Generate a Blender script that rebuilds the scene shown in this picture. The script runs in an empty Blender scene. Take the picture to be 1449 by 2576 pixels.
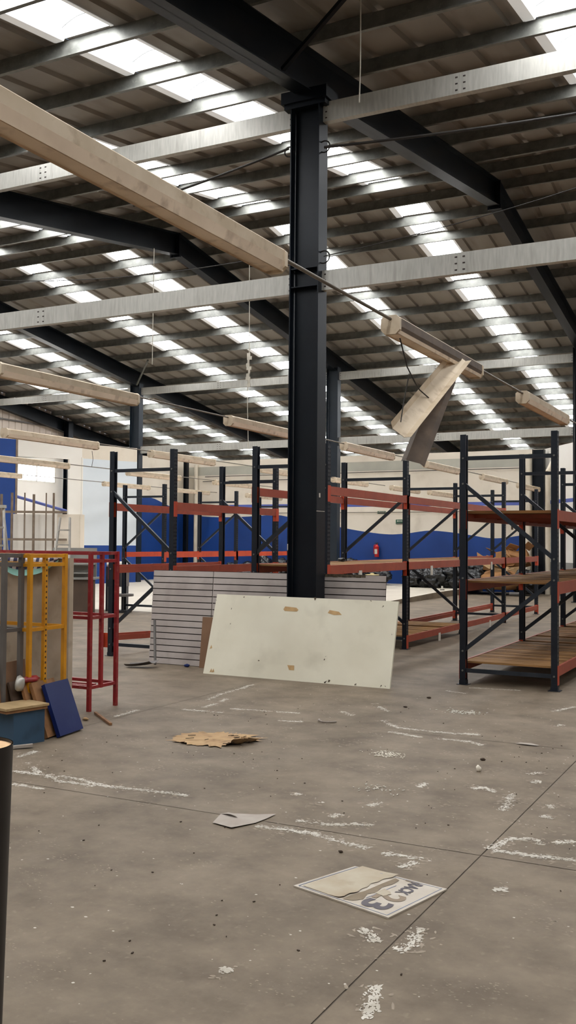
import bpy, math, random
from mathutils import Vector, Matrix, noise
random.seed(7)
C = bpy.context.scene.collection
PI = math.pi

# ------------------------------------------------------------------ materials
def lin(c):
    return tuple((v/255/12.92 if v/255 <= .04045 else ((v/255+.055)/1.055)**2.4) for v in c) + (1,)
def mat(name, c1, c2=None, scale=4.0, rough=.6, metal=0.0, c3=None, scale3=22.0, amt3=.5, stretch=(1, 1, 1), bump=0.0, detail=5, spec=.4, lo=.35, hi=.65, c4=None):
    """base colour mottled between c1 and c2, with specks / stains of c3"""
    m = bpy.data.materials.new(name); m.use_nodes = True
    nt = m.node_tree; N = nt.nodes; L = nt.links
    b = N['Principled BSDF']
    b.inputs['Roughness'].default_value = rough
    b.inputs['Metallic'].default_value = metal
    b.inputs['Specular IOR Level'].default_value = spec
    if c2 is None:
        c2 = tuple(v*.86 for v in c1)
    tc = N.new('ShaderNodeTexCoord'); mp = N.new('ShaderNodeMapping')
    mp.inputs['Scale'].default_value = stretch
    L.new(tc.outputs['Object'], mp.inputs['Vector'])
    def mixer(prev, col, sc, a, b_, amount, det):
        n = N.new('ShaderNodeTexNoise'); n.inputs['Scale'].default_value = sc; n.inputs['Detail'].default_value = det; n.inputs['Roughness'].default_value = .66 if det > 10 else .5
        L.new(mp.outputs['Vector'], n.inputs['Vector'])
        r = N.new('ShaderNodeMapRange'); r.inputs[1].default_value = a; r.inputs[2].default_value = b_
        r.inputs[3].default_value = 0; r.inputs[4].default_value = amount
        L.new(n.outputs['Fac'], r.inputs[0])
        x = N.new('ShaderNodeMix'); x.data_type = 'RGBA'
        L.new(r.outputs[0], x.inputs[0])
        if isinstance(prev, tuple): x.inputs[6].default_value = prev
        else: L.new(prev, x.inputs[6])
        x.inputs[7].default_value = col
        return x.outputs[2], n
    out, n = mixer(lin(c1), lin(c2), scale, lo, hi, 1.0, detail)
    if c3 is not None:
        out, n3 = mixer(out, lin(c3), scale3, .55, .72, amt3, 6)
    if c4 is not None:
        out, n4 = mixer(out, lin(c4), 1.3, .5, .8, .55, 15)
        out, n5 = mixer(out, lin(c4), 26, .6, .8, .5, 8)
    L.new(out, b.inputs['Base Color'])
    if bump:
        bp = N.new('ShaderNodeBump'); bp.inputs['Strength'].default_value = bump; bp.inputs['Distance'].default_value = .01
        L.new(n.outputs['Fac'], bp.inputs['Height']); L.new(bp.outputs['Normal'], b.inputs['Normal'])
    return m
def glow(name, c, s):
    m = bpy.data.materials.new(name); m.use_nodes = True
    b = m.node_tree.nodes['Principled BSDF']
    b.inputs['Base Color'].default_value = (.8, .8, .8, 1)
    b.inputs['Emission Color'].default_value = c + (1,)
    b.inputs['Emission Strength'].default_value = s
    return m

SKY = 14.0
M = {}
M['floor'] = mat('concrete', (92, 80, 66), (120, 107, 90), 2.4, .62, c3=(84, 73, 60), scale3=.7, amt3=.55, bump=.05, lo=.36, hi=.66, detail=14, spec=.2, c4=(142, 129, 112))
M['chalkfaint'] = mat('faint_residue', (128, 116, 100), (146, 134, 118), 9, .85)
M['groove'] = mat('joint_dirt', (82, 72, 61), (98, 87, 75), 6, .9)
M['tile'] = mat('beige_tile', (206, 197, 181), (192, 182, 165), .8, .4, c3=(170, 158, 140), scale3=3, amt3=.4)
M['chalk'] = mat('white_residue', (166, 158, 144), (196, 190, 178), 9, .85)
M['sheet'] = mat('roof_sheet', (146, 139, 130), (127, 120, 112), .8, .55, .1, c3=(101, 90, 81), scale3=2.4, amt3=.6, stretch=(1, .25, 1))
M['galv'] = mat('galvanised', (120, 120, 115), (99, 100, 95), 7, .42, .35, c3=(131, 131, 124), scale3=30, amt3=.5)
M['galv2'] = mat('galvanised_beam', (178, 176, 168), (162, 160, 152), 11, .42, .3, c3=(126, 122, 112), scale3=3, amt3=.35, stretch=(3, 1, .4))
M['navy'] = mat('navy_steel', (9, 14, 21), (14, 21, 28), 1.6, .36, .1, c3=(21, 26, 30), scale3=9, amt3=.4, spec=.22)
M['teal'] = mat('blue_grey_steel', (18, 28, 38), (25, 36, 46), 1.6, .4, .1)
M['rack'] = mat('rack_blue_black', (19, 23, 31), (26, 32, 41), 3, .42, .1, c3=(40, 43, 49), scale3=26, amt3=.35, spec=.3)
M['brace'] = mat('rack_brace', (28, 34, 42), (39, 44, 51), 4, .4, .3)
M['orange'] = mat('rack_orange', (157, 73, 51), (141, 62, 44), 2.5, .5, c3=(109, 55, 40), scale3=8, amt3=.5, spec=.4)
M['orange2'] = mat('rack_bright_orange', (184, 67, 33), (165, 58, 31), 4, .5, c3=(125, 53, 35), scale3=12, amt3=.4)
M['plank'] = mat('deck_plank', (128, 92, 54), (100, 70, 40), 5, .7, c3=(64, 47, 31), scale3=6, amt3=.6, stretch=(.6, 4, 4), spec=.15)
M['plank2'] = mat('deck_plank_pale', (150, 112, 70), (122, 90, 54), 5, .7, c3=(83, 61, 41), scale3=6, amt3=.5, stretch=(.6, 4, 4), spec=.15)
M['plank3'] = mat('deck_plank_dark', (102, 76, 48), (82, 60, 38), 5, .7, c3=(55, 41, 28), scale3=6, amt3=.6, stretch=(.6, 4, 4), spec=.15)
M['ply'] = mat('ply_sheet', (126, 88, 50), (110, 75, 43), 3, .6, c3=(85, 58, 34), scale3=5, amt3=.4, stretch=(1, 4, 4), spec=.15)
M['tag'] = mat('paper_tag', (206, 202, 190), (188, 182, 168), 12, .8)
M['cream'] = mat('cream_wall', (222, 212, 196), (208, 197, 180), .5, .8, c3=(190, 178, 160), scale3=2, amt3=.3)
M['white'] = mat('white_wall', (232, 228, 220), (222, 216, 206), .6, .75)
M['coldwhite'] = mat('cold_white_wall', (214, 220, 224), (202, 209, 214), .5, .6)
M['blue'] = mat('blue_paint', (16, 60, 130), (14, 52, 114), .7, .5)
M['blueline'] = mat('faded_blue_paint', (86, 98, 168), (78, 90, 156), 1, .6)
M['greyband'] = mat('grey_green_band', (176, 173, 159), (160, 157, 145), 1, .6)
M['greywall'] = mat('grey_dado', (142, 140, 136), (128, 126, 122), 1, .7)
M['siding'] = mat('gable_siding', (200, 188, 176), (180, 168, 156), .8, .6, .1)
M['dark'] = mat('dark_steel', (34, 36, 40), (46, 48, 52), 4, .5)
M['black'] = mat('black_plastic', (20, 20, 22), (28, 28, 30), 4, .5)
M['bag'] = mat('black_bag', (9, 9, 10), (16, 16, 18), 6, .28, spec=.5)
M['lamp'] = mat('dusty_white_enamel', (204, 188, 164), (184, 166, 140), 4, .55, c3=(140, 118, 92), scale3=9, amt3=.6)
M['lampin'] = mat('dusty_reflector', (232, 212, 188), (214, 194, 170), 3, .5, c3=(132, 106, 82), scale3=7, amt3=.6)
M['rod'] = mat('conduit_grey', (120, 112, 100), (104, 96, 86), 6, .5, .4)
M['wire'] = mat('dark_cable', (34, 30, 28), (46, 42, 38), 6, .7)
M['string'] = mat('pale_string', (190, 184, 170), (170, 164, 150), 6, .8)
M['slat'] = mat('slat_panel', (176, 167, 161), (160, 150, 144), 1.4, .5, c3=(138, 128, 123), scale3=2.6, amt3=.5)
M['slot'] = mat('slat_groove', (44, 36, 34), (56, 46, 42), 4, .8)
M['board'] = mat('white_board', (219, 214, 194), (209, 203, 182), 1.6, .5, c3=(184, 178, 158), scale3=2.2, amt3=.5)
M['tear'] = mat('torn_fibre', (190, 158, 112), (172, 140, 98), 14, .9)
M['chip'] = mat('chipped_edge', (96, 84, 66), (60, 52, 42), 30, .9)
M['hard'] = mat('brown_hardboard', (124, 94, 70), (113, 85, 63), 3, .8)
M['card'] = mat('cardboard', (166, 137, 99), (146, 117, 83), 7, .9, c3=(104, 79, 52), scale3=11, amt3=.7)
M['card2'] = mat('brown_card', (158, 113, 70), (130, 93, 57), 3, .85)
M['paper'] = mat('grey_paper', (158, 149, 139), (147, 136, 126), 6, .9)
M['red'] = mat('red_enamel', (141, 27, 31), (121, 23, 29), 4, .42, c3=(164, 111, 96), scale3=16, amt3=.35)
M['yellow'] = mat('yellow_enamel', (199, 137, 22), (182, 122, 20), 4, .42, c3=(139, 93, 27), scale3=16, amt3=.3)
M['greym'] = mat('grey_enamel', (96, 91, 87), (83, 78, 74), 4, .5)
M['dirty'] = mat('dirty_panel', (175, 160, 141), (149, 134, 115), 2.2, .8, c3=(111, 98, 83), scale3=5, amt3=.6)
M['bluebd'] = mat('blue_laminate', (17, 30, 78), (22, 36, 84), 2.4, .38, c3=(44, 56, 92), scale3=5, amt3=.3, spec=.15)
M['bluebox'] = mat('faded_blue_box', (53, 79, 100), (42, 66, 87), 3, .7, c3=(33, 50, 64), scale3=7, amt3=.5)
M['wood'] = mat('particle_board', (139, 98, 61), (113, 79, 50), 8, .8, c3=(85, 59, 38), scale3=18, amt3=.5)
M['woodtop'] = mat('plywood_top', (165, 139, 100), (145, 121, 83), 3, .7, stretch=(1, 4, 4))
M['tube'] = mat('black_tube', (26, 23, 22), (38, 33, 30), 2, .45)
M['cap'] = mat('fibre_cap', (214, 176, 134), (200, 162, 120), 20, .85)
M['alu'] = mat('aluminium', (186, 182, 172), (160, 156, 148), 5, .4, .5)
M['steelrust'] = mat('brown_steel', (132, 116, 100), (110, 96, 82), 6, .6, .3)
M['greybox'] = mat('grey_laminate', (139, 136, 130), (124, 121, 115), 2, .6)
M['brownbox'] = mat('brown_laminate', (85, 68, 55), (74, 59, 48), 3, .6)
M['pvc'] = mat('cream_pipe', (214, 204, 186), (200, 188, 168), 3, .5)
M['exred'] = mat('extinguisher_red', (190, 34, 30), (170, 28, 26), 3, .35)
M['signg'] = mat('green_sign', (24, 84, 58), (20, 74, 50), 6, .5)
M['signw'] = mat('sign_white', (179, 170, 157), (166, 155, 139), 5, .6, c3=(136, 119, 97), scale3=7, amt3=.6)
M['signp'] = mat('peeled_sign', (168, 158, 139), (155, 141, 119), 6, .8, c3=(125, 107, 82), scale3=5, amt3=.7)
M['signd'] = mat('sign_dirt', (112, 98, 80), (127, 114, 95), 9, .9)
M['ink'] = mat('sign_ink', (74, 69, 74), (86, 80, 84), 9, .7)
M['inkb'] = mat('sign_ink_brown', (120, 104, 86), (136, 120, 100), 9, .7)
M['signb'] = mat('sign_blue_line', (92, 104, 130), (110, 118, 136), 9, .7)
M['teald'] = mat('mint_cloth', (150, 200, 188), (134, 184, 172), 5, .9)
M['cloth'] = mat('white_cloth', (206, 202, 200), (188, 184, 184), 5, .9)
M['clothn'] = mat('navy_cloth', (62, 64, 96), (52, 54, 84), 5, .9)
M['ladyel'] = mat('yellow_label', (206, 186, 60), (196, 176, 56), 5, .7)
M['curb'] = mat('skylight_curb', (200, 196, 186), (184, 180, 170), 5, .6)
M['rib'] = mat('skylight_rib', (70, 70, 70), (84, 84, 84), 5, .6)
M['lampdark'] = mat('dark_reflector_brown', (104, 88, 74), (82, 70, 60), 5, .6, c3=(60, 50, 42), scale3=7, amt3=.5)  # dark brown for the painted recess shade and the darker rear strip
M['curbglow'] = glow('translucent_margin_glow', (.95, .95, .92), .28)  # weak emission stands in for daylight passing through the skylight margins
M['glow'] = glow('daylight_panel', (.97, .985, 1.0), SKY)
M['winglow'] = glow('daylight_window', (1.0, .98, .96), 22.0)
M['stone'] = mat('white_stone', (214, 206, 190), (196, 188, 172), 12, .8)
M['leaf'] = mat('dry_debris', (70, 56, 42), (54, 44, 34), 12, .9)
M['bucket'] = mat('cream_bucket', (212, 196, 150), (200, 184, 138), 4, .5)

# ------------------------------------------------------------------ mesh helpers
class MB:
    def __init__(s): s.v = []; s.f = []; s.mi = []; s.sm = []
    def add(s, vs, fs, mi=0, smooth=False):
        o = len(s.v); s.v += [tuple(p) for p in vs]
        for f in fs:
            s.f.append(tuple(o+i for i in f)); s.mi.append(mi); s.sm.append(smooth)
        return s
    def box(s, lo, hi, mi=0):
        x0, y0, z0 = lo; x1, y1, z1 = hi
        return s.add([(x0,y0,z0),(x1,y0,z0),(x1,y1,z0),(x0,y1,z0),(x0,y0,z1),(x1,y0,z1),(x1,y1,z1),(x0,y1,z1)],
                     [(0,3,2,1),(4,5,6,7),(0,1,5,4),(1,2,6,5),(2,3,7,6),(3,0,4,7)], mi)
    def bar(s, a, b, w, h, up=(0,0,1), mi=0):
        """rectangular bar a->b, w across, h along up"""
        a = Vector(a); b = Vector(b); d = (b-a).normalized(); u = Vector(up)
        if abs(d.dot(u)) > .98: u = Vector((1,0,0))
        sd = d.cross(u).normalized(); u = sd.cross(d).normalized()
        P = []
        for p in (a, b):
            for i, j in ((-1,-1),(1,-1),(1,1),(-1,1)): P.append(p + sd*(i*w/2) + u*(j*h/2))
        return s.add(P, [(3,2,1,0),(4,5,6,7),(0,1,5,4),(1,2,6,5),(2,3,7,6),(3,0,4,7)], mi)
    def tube(s, a, b, r, n=10, r2=None, mi=0, cap=True):
        a = Vector(a); b = Vector(b); d = (b-a).normalized()
        u = Vector((0,0,1)) if abs(d.z) < .9 else Vector((1,0,0))
        sd = d.cross(u).normalized(); u = sd.cross(d)
        r2 = r if r2 is None else r2
        P = []
        for p, rr in ((a, r), (b, r2)):
            for k in range(n):
                t = 2*PI*k/n; P.append(p + sd*(rr*math.cos(t)) + u*(rr*math.sin(t)))
        s.add(P, [(k, (k+1) % n, n+(k+1) % n, n+k) for k in range(n)], mi, True)
        if cap: s.add(P, [tuple(range(n-1,-1,-1)), tuple(range(n,2*n))], mi)
        return s
    def path(s, pts, r, n=6, mi=0):
        for a, b in zip(pts[:-1], pts[1:]): s.tube(a, b, r, n, mi=mi)
        return s
    def prism(s, prof, a, b, ax, mi=0, cap=True, closed=True):
        """2-D profile extruded along axis ax from a to b; other two axes in order"""
        n = len(prof); P = []
        for t in (a, b):
            for p in prof:
                q = [p[0], p[1]]; q.insert(ax, t); P.append(q)
        m = n if closed else n-1
        s.add(P, [(k, (k+1) % n, n+(k+1) % n, n+k) for k in range(m)], mi)
        if cap and closed: s.add(P, [tuple(range(n-1,-1,-1)), tuple(range(n,2*n))], mi)
        return s
    def quad(s, a, b, c, d, mi=0): return s.add([a,b,c,d], [(0,1,2,3)], mi)

def mesh(name, mb, mats):
    me = bpy.data.meshes.new(name)
    me.from_pydata(mb.v, [], mb.f)
    for m in (mats if isinstance(mats, (list, tuple)) else [mats]): me.materials.append(M[m])
    me.polygons.foreach_set('material_index', mb.mi); me.polygons.foreach_set('use_smooth', mb.sm)
    me.update(); return me
def obj(name, mb, mats, parent=None, loc=(0,0,0), rot=(0,0,0)):
    o = bpy.data.objects.new(name, mb if isinstance(mb, bpy.types.Mesh) else mesh(name, mb, mats))
    C.objects.link(o); o.location = loc; o.rotation_euler = rot
    if parent: o.parent = parent
    return o
def tag(o, label, cat, group=None, kind=None):
    o['label'] = label; o['category'] = cat
    if group: o['group'] = group
    if kind: o['kind'] = kind
    return o
def thing(name, label, cat, loc=(0,0,0), rotz=0, group=None, kind='thing'):
    o = bpy.data.objects.new(name, None); C.objects.link(o)
    o.empty_display_size = .1; o.location = loc; o.rotation_euler = (0,0,rotz)
    return tag(o, label, cat, group, kind)
def struct(name, mb, mats, parent=None):
    o = obj(name, mb, mats, parent)
    if not parent: o['kind'] = 'structure'
    return o
def dup(root, loc=None, rotz=None, label=None, group=None):
    r = root.copy(); C.objects.link(r)
    if loc is not None: r.location = loc
    if rotz is not None: r.rotation_euler = (0,0,rotz)
    if label: r['label'] = label
    if group: r['group'] = group
    for ch in list(root.children):
        c = ch.copy(); C.objects.link(c); c.parent = r
        for g in list(ch.children):
            d = g.copy(); C.objects.link(d); d.parent = c
    return r

# ------------------------------------------------------------------ layout constants (metres; camera above origin, +Y along the racks)
COLX = [-20.03, -12.58, -5.13]; CY1, CY2 = 10.40, 27.35
YR, ZR, SL = 18.6, 8.88, .147
def zroof(y, z=ZR): return z - SL*abs(y-YR)
LIPS = [-3.3,-2.0,-.6,.7,2.0,3.4,4.75,6.1,7.47,8.8,10.16,11.5,12.87,14.22,15.54,16.97,17.95,19.0,19.9,20.82,22.18,23.5,24.85,26.2,27.55,28.9,30.2,31.6,32.9,34.2,35.5,36.8,38.1,39.4,40.7]
STRIPS = [-25.5,-22.70,-17.98,-15.15,-10.40,-7.48,-2.65]
FILL = [.1, 4.9]
SW = .64
XL, XRT, YF, YB = -27.6, 9.5, -4.5, 42.0
PW = -20.83         # left partition
PB = 31.65          # rear partition
KS = .894           # the rear zone stands on the slightly rising tiled floor

# ------------------------------------------------------------------ floor
f = MB()
xs = [-28.2, -21.4, -17.4, -13.4, -9.42, -5.42, -1.43, 2.57, 6.6, 10.0]
ys = [-5, 2.05, 4.95, 7.82, 10.72, 13.6, 16.5, 19.4, 22.3, 25.2, 28.1, 31, 42.5]
g = .0035
for i in range(len(xs)-1):
    for j in range(len(ys)-1):
        f.quad((xs[i]+g,ys[j]+g,0),(xs[i+1]-g,ys[j]+g,0),(xs[i+1]-g,ys[j+1]-g,0),(xs[i]+g,ys[j+1]-g,0))
f.quad((-28.2,-5,-.004),(10,-5,-.004),(10,42.5,-.004),(-28.2,42.5,-.004), 1)
struct('floor', f, ['floor', 'groove'])
def ztile(y): return .004+.17*max(0, min(1, (y-18.02)/9))
f = MB()
yy_ = [18.02+i for i in range(10)]+[PB+.2]
for a, b in zip(yy_[:-1], yy_[1:]):
    f.quad((-28,a,ztile(a)),(-9.1,a,ztile(a)),(-9.1,b,ztile(b)),(-28,b,ztile(b)), 0)
    f.quad((-9.1,a,-.01),(-9.1,b,-.01),(-9.1,b,ztile(b)),(-9.1,a,ztile(a)), 1)
struct('floor_tiles', f, ['tile','floor'])

# ------------------------------------------------------------------ roof
def opening_edges():
    return sorted([(x, x+SW) for x in STRIPS+FILL])
def roof_profile(x0, x1):
    """trapezoidal ribs every .585 m between x0 and x1 -> list of (x, dz)"""
    n = max(1, round((x1-x0)/.585)); p = (x1-x0)/n; out = [(x0, 0)]
    for k in range(n):
        c = x0+(k+.5)*p
        if p > .3: out += [(c-.075, 0), (c-.045, .05), (c+.045, .05), (c+.075, 0)]
    out.append((x1, 0)); return out
r = MB()
edges = [XL] + [v for a, b in opening_edges() for v in (a, b)] + [XRT]
ends = (YF-.3, YR, YB+.2)
for k in range(0, len(edges), 2):
    pr = roof_profile(edges[k], edges[k+1])
    for ya, yb in ((ends[0], ends[1]), (ends[1], ends[2])):
        for (xa, da), (xb, db) in zip(pr[:-1], pr[1:]):
            r.quad((xa,ya,zroof(ya)+da),(xa,yb,zroof(yb)+da),(xb,yb,zroof(yb)+db),(xb,ya,zroof(ya)+db))
for a, b in opening_edges():           # sheet laps above every purlin, and the ridge cap
    for y in LIPS:
        r.quad((a,y-.07,zroof(y-.07)+.002),(a,y+.12,zroof(y+.12)+.002),(b,y+.12,zroof(y+.12)+.002),(b,y-.07,zroof(y-.07)+.002))
    for yu, yv in ((17.85,YR),(YR,19.1)):
        r.quad((a-.02,yu,zroof(yu)+.012),(a-.02,yv,zroof(yv)+.012),(b+.02,yv,zroof(yv)+.012),(b+.02,yu,zroof(yu)+.012))
struct('ceiling', r, ['sheet'])

# purlins: one Z section each
ordn = ['first','second','third','fourth','fifth','sixth','seventh','eighth','ninth','tenth','eleventh','twelfth','thirteenth','fourteenth','fifteenth','sixteenth','seventeenth','eighteenth','nineteenth']
up_side = [y for y in LIPS if y < YR]; dn_side = [y for y in LIPS if y > YR]
for y in LIPS:
    mb = MB(); zt = zroof(y)-.012; h = .2; t = .004
    mb.prism([(y+.06,zt),(y,zt),(y,zt-h),(y-.005,zt-h-.002),(y-.055,zt-h-.002),(y-.055,zt-h+.014),(y-.05,zt-h+.014),(y-.05,zt-h+.004),(y-.005,zt-h+.004),(y-.005,zt+.006),(y+.06,zt+.006)], XL+.1, XRT-.1, 0)
    o = obj('roof_purlin', mb, ['galv'])
    if y < YR:
        k = len(up_side)-1-up_side.index(y)
        tag(o, f'{ordn[k]} thin galvanised purlin below the ridge on the near roof slope', 'purlin', 'purlins under the roof sheets', 'thing')
    else:
        k = dn_side.index(y)
        tag(o, f'{ordn[k]} thin galvanised purlin beyond the ridge on the far roof slope', 'purlin', 'purlins under the roof sheets', 'thing')

# skylights
def strip_name(i):
    return ['strip nearest the left gable','second strip from the left gable','third strip from the left gable','fourth strip from the left gable','strip left of the main column','strip crossing behind the main column','strip at the upper right'][i]
def sky_meshes(L):
    p = MB(); n = 8; c = MB(); b = MB()
    def arc(t): return (SW*t, .115+.085*math.sin(PI*t))
    for k in range(n):
        (x0,z0),(x1,z1) = arc(k/n), arc((k+1)/n)
        p.add([(x0,0,z0),(x0,L,z0),(x1,L,z1),(x1,0,z1)], [(0,1,2,3)], 0, True)
    for yy in (0, L):
        top_ = [arc(k/n) for k in range(n+1)]
        p.add([(0,yy,-.004),(SW,yy,-.004)]+[(x_,yy,z_) for x_, z_ in reversed(top_)], [tuple(range(n+3))], 0)
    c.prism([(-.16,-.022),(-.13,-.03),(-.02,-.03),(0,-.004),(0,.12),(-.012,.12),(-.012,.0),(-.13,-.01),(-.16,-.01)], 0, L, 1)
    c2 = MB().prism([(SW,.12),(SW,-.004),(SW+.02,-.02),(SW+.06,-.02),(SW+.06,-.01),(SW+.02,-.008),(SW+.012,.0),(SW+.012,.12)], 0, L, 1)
    yy = L*.965
    pts = [(arc(k/n)[0], yy, arc(k/n)[1]-.012) for k in range(n+1)]
    b.path(pts, .007, 5)
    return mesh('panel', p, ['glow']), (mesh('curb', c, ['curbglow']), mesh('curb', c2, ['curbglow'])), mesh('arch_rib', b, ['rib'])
for j in range(len(LIPS)-1):
    ya, yb = LIPS[j], LIPS[j+1]
    if ya < YR < yb: continue
    y0, y1 = ya+.12, yb-.07
    sg = 1 if ya < YR else -1
    ang = math.atan(SL)*sg
    L = (y1-y0)/math.cos(ang)
    pm, cm, rm = sky_meshes(L)
    for i, x in enumerate(STRIPS+FILL):
        if i >= len(STRIPS) or yb < 5 or (i == 6 and yb < 9):
            continue
        side = 'near slope' if sg > 0 else 'far slope'
        k = (up_side[::-1].index(yb) if sg > 0 else dn_side.index(ya))
        t = thing('skylight', f'{ordn[k]} translucent skylight from the ridge, {side}, {strip_name(i)}', 'skylight', (x, y0, zroof(y0)), 0, 'skylights in the '+strip_name(i))
        t.rotation_euler = (ang, 0, 0)
        obj('panel', pm, None, t); obj('curb', cm[0], None, t); obj('curb', cm[1], None, t); obj('arch_rib', rm, None, t)
# unseen strips over, behind and right of the viewer, added for their light
mb = MB()
for i, x in enumerate(STRIPS+FILL):
    for j in range(len(LIPS)-1):
        ya, yb = LIPS[j], LIPS[j+1]
        if ya < YR < yb: continue
        if i >= len(STRIPS) or yb < 5 or (i == 6 and yb < 9):
            y0, y1 = ya+.12, yb-.07
            mb.quad((x,y0,zroof(y0)+.1),(x,y1,zroof(y1)+.1),(x+SW,y1,zroof(y1)+.1),(x+SW,y0,zroof(y0)+.1))
o = struct('ceiling_skylight_unseen', mb, ['glow'])

# rafters: one I section per column line
def rafter(x, label):
    t = thing('roof_rafter', label, 'rafter', (x, YR, 0), 0, 'roof rafters')
    w = MB(); fl_ = MB(); st = MB()
    z0, z1 = ZR-.215-.50, ZR-.215
    for ya, yb in ((YF,YR),(YR,YB-.3)):
        ra = lambda y: -SL*abs(y-YR)
        w.add([(sx,y-YR,z+ra(y)) for sx in (-.006,.006) for y in (ya,yb) for z in (z0,z1)],
              [(0,1,3,2),(4,6,7,5),(0,4,5,1),(2,3,7,6),(0,2,6,4),(1,5,7,3)])
        for zz in (z0, z1-.014):
            fl_.add([(sx,y-YR,z+ra(y)) for sx in (-.11,.11) for y in (ya,yb) for z in (zz,zz+.014)],
              [(0,1,3,2),(4,6,7,5),(0,4,5,1),(2,3,7,6),(0,2,6,4),(1,5,7,3)])
    st.box((-.13,-.03,z0-.06),(.13,.03,z0+.02)); st.box((-.12,-.02,z0),(.12,.02,z1))
    for sx in (-.09,.09):
        st.tube((sx,-.05,z0-.03),(sx,.05,z0-.03),.016,6)
    obj('web', w, ['navy'], t); obj('flange', fl_, ['navy'], t); obj('splice_plate', st, ['navy'], t)
    return t
rafter(-5.13, 'dark navy rafter running over the main column to the ridge')
rafter(-12.58, 'dark navy rafter on the second column line, left of the main column')
rafter(-20.03, 'dark navy rafter on the third column line, above the far left column')
rafter(2.32, 'dark navy rafter at the right edge of the hall')
rafter(-27.42, 'dark navy gable rafter above the corrugated wall')

# columns
def column(name, x, y, top, label, m='navy', d=.37, b=.235, base=True, group='steel columns'):
    t = thing(name, label, 'column', (x, y, 0), 0, group)
    w = MB().box((-d/2+.014,-.006,0),(d/2-.014,.006,top))
    obj('web', w, [m], t)
    for sx in (-1, 1):
        obj('flange', MB().box((sx*d/2-.007,-b/2,0),(sx*d/2+.007,b/2,top)) if True else None, [m], t)
    if base: obj('base_plate', MB().box((-d/2-.05,-b/2-.05,0),(d/2+.05,b/2+.05,.018)), [m], t)
    return t
col = column('steel_column', COLX[2], CY1, 6.98, 'tall dark navy steel column standing in the middle behind the white board')
# cap, stiffeners, bolts and cable rings of the main column
mb = MB(); mb.box((-.30,-.16,6.84),(.30,.16,6.98)); mb.box((-.27,-.13,6.78),(.27,.13,6.84))
obj('cap_plate', mb, ['navy'], col)
for z in (4.62, 4.84): obj('stiffener', MB().box((-.17,-.11,z),(.17,.11,z+.012)), ['navy'], col)
mb = MB()
mb.box((.19,-.118,1.955),(.193,.1,1.962)); mb.box((-.186,-.122,1.49),(-.184,-.119,1.56))
mb.quad((.194,-.06,2.12),(.194,-.02,2.12),(.194,-.02,2.17),(.194,-.06,2.17))
mb.quad((-.19,-.1185,1.50),(-.179,-.1185,1.50),(-.179,-.1185,1.57),(-.19,-.1185,1.57))
obj('paint_mark', mb, ['chalk'], col)
def ring(cx, cy, cz, r, parent):
    mb = MB(); n = 16
    pts = [(cx+r*math.cos(2*PI*k/n), cy, cz+r*math.sin(2*PI*k/n)) for k in range(n+1)]
    return obj('cable_ring', mb.path(pts, .009, 5), ['wire'], parent)
ring(.23,-.05,4.96,.075,col); ring(.23,-.05,6.28,.07,col); ring(-.24,-.05,6.30,.06,col); ring(-.24,-.05,4.98,.06,col)
column('steel_column', COLX[1], CY1, 6.98, 'dark navy steel column on the near line, hidden left of the view') if False else None
column('steel_column', COLX[2], CY2, 6.98, 'dark navy steel column at the right edge behind the near right rack')
column('steel_column', COLX[1], CY2, 6.98, 'dark teal steel column just behind the main column', 'teal')
column('steel_column', COLX[0], CY2, 6.98, 'slim dark teal column far left in front of the white wall', 'teal')
column('steel_column', -27.2, 32.35, 6.6, 'dark steel post in the recess beside the bright left window', 'navy', .25, .3)
column('steel_column', PW+.3, PB-.4, 4.6, 'dark steel post in the far left corner of the hall', 'navy', .14, .14)
column('steel_column', -7.2, PB-.27, 4.6, 'dark steel post in the far right corner between two cream pipes', 'navy', .35, .25)

# eave struts: galvanised C sections bolted to the columns
def strut(x0, x1, y, zt, label):
    t = thing('galvanised_beam', label, 'beam', (x0, y, 0), 0, 'galvanised beams between the columns')
    h = .235; L = x1-x0
    mb = MB().prism([(0,zt),(.075,zt),(.075,zt-.016),(.07,zt-.016),(.07,zt-.005),(.006,zt-.005),(.006,zt-h+.005),(.085,zt-h+.005),(.085,zt-h+.018),(.09,zt-h+.018),(.09,zt-h),(0,zt-h)], 0, L, 0)
    obj('web', mb, ['galv2'], t)
    hb = MB()
    for c in (L*.1, L*.9) if L > 3 else ():
        for dx in (-.045, .045):
            for k in range(3): hb.box((c+dx-.014,-.002,zt-.045-k*.072-.016),(c+dx+.014,.001,zt-.045-k*.072))
    return t, hb
def struts(y, zt, xs_, nm):
    for k, (a, b) in enumerate(zip(xs_[:-1], xs_[1:])):
        where = ['between the left gable and the far left column line','from the third to the second column line','from the second column line to the main column line','right of the main column line'][k]
        t, _ = strut(a, b, y, zt, f'{nm} galvanised beam {where}')
        hb = MB()
        for hx in (-9.2+.0, -3.25, -16.6, -24.0):
            if a < hx < b:
                for dx in (-.045, .045):
                    for q in range(3): hb.box((hx-a+dx-.014,-.002,zt-.04-q*.072-.016),(hx-a+dx+.014,.001,zt-.04-q*.072))
        for hx in (.06, -.06):
            e = 0.03 if hx > 0 else (b-a)-.03
            for q in range(3): hb.box((e-.012,-.002,zt-.04-q*.072-.016),(e+.012,.001,zt-.04-q*.072))
        obj('bolt_hole', hb, ['slot'], t)
SX = [XL+.1, -20.03, -12.58, -5.13+.0, 2.32]
SXn = [(SX[0], SX[1]-.2), (SX[1]+.2, SX[2]-.2), (SX[2]+.2, SX[3]-.195), (SX[3]+.195, SX[4])]
def struts_all(y, zt, nm):
    for k, (a, b) in enumerate(SXn):
        struts_one(a, b, y, zt, nm, k)
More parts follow.
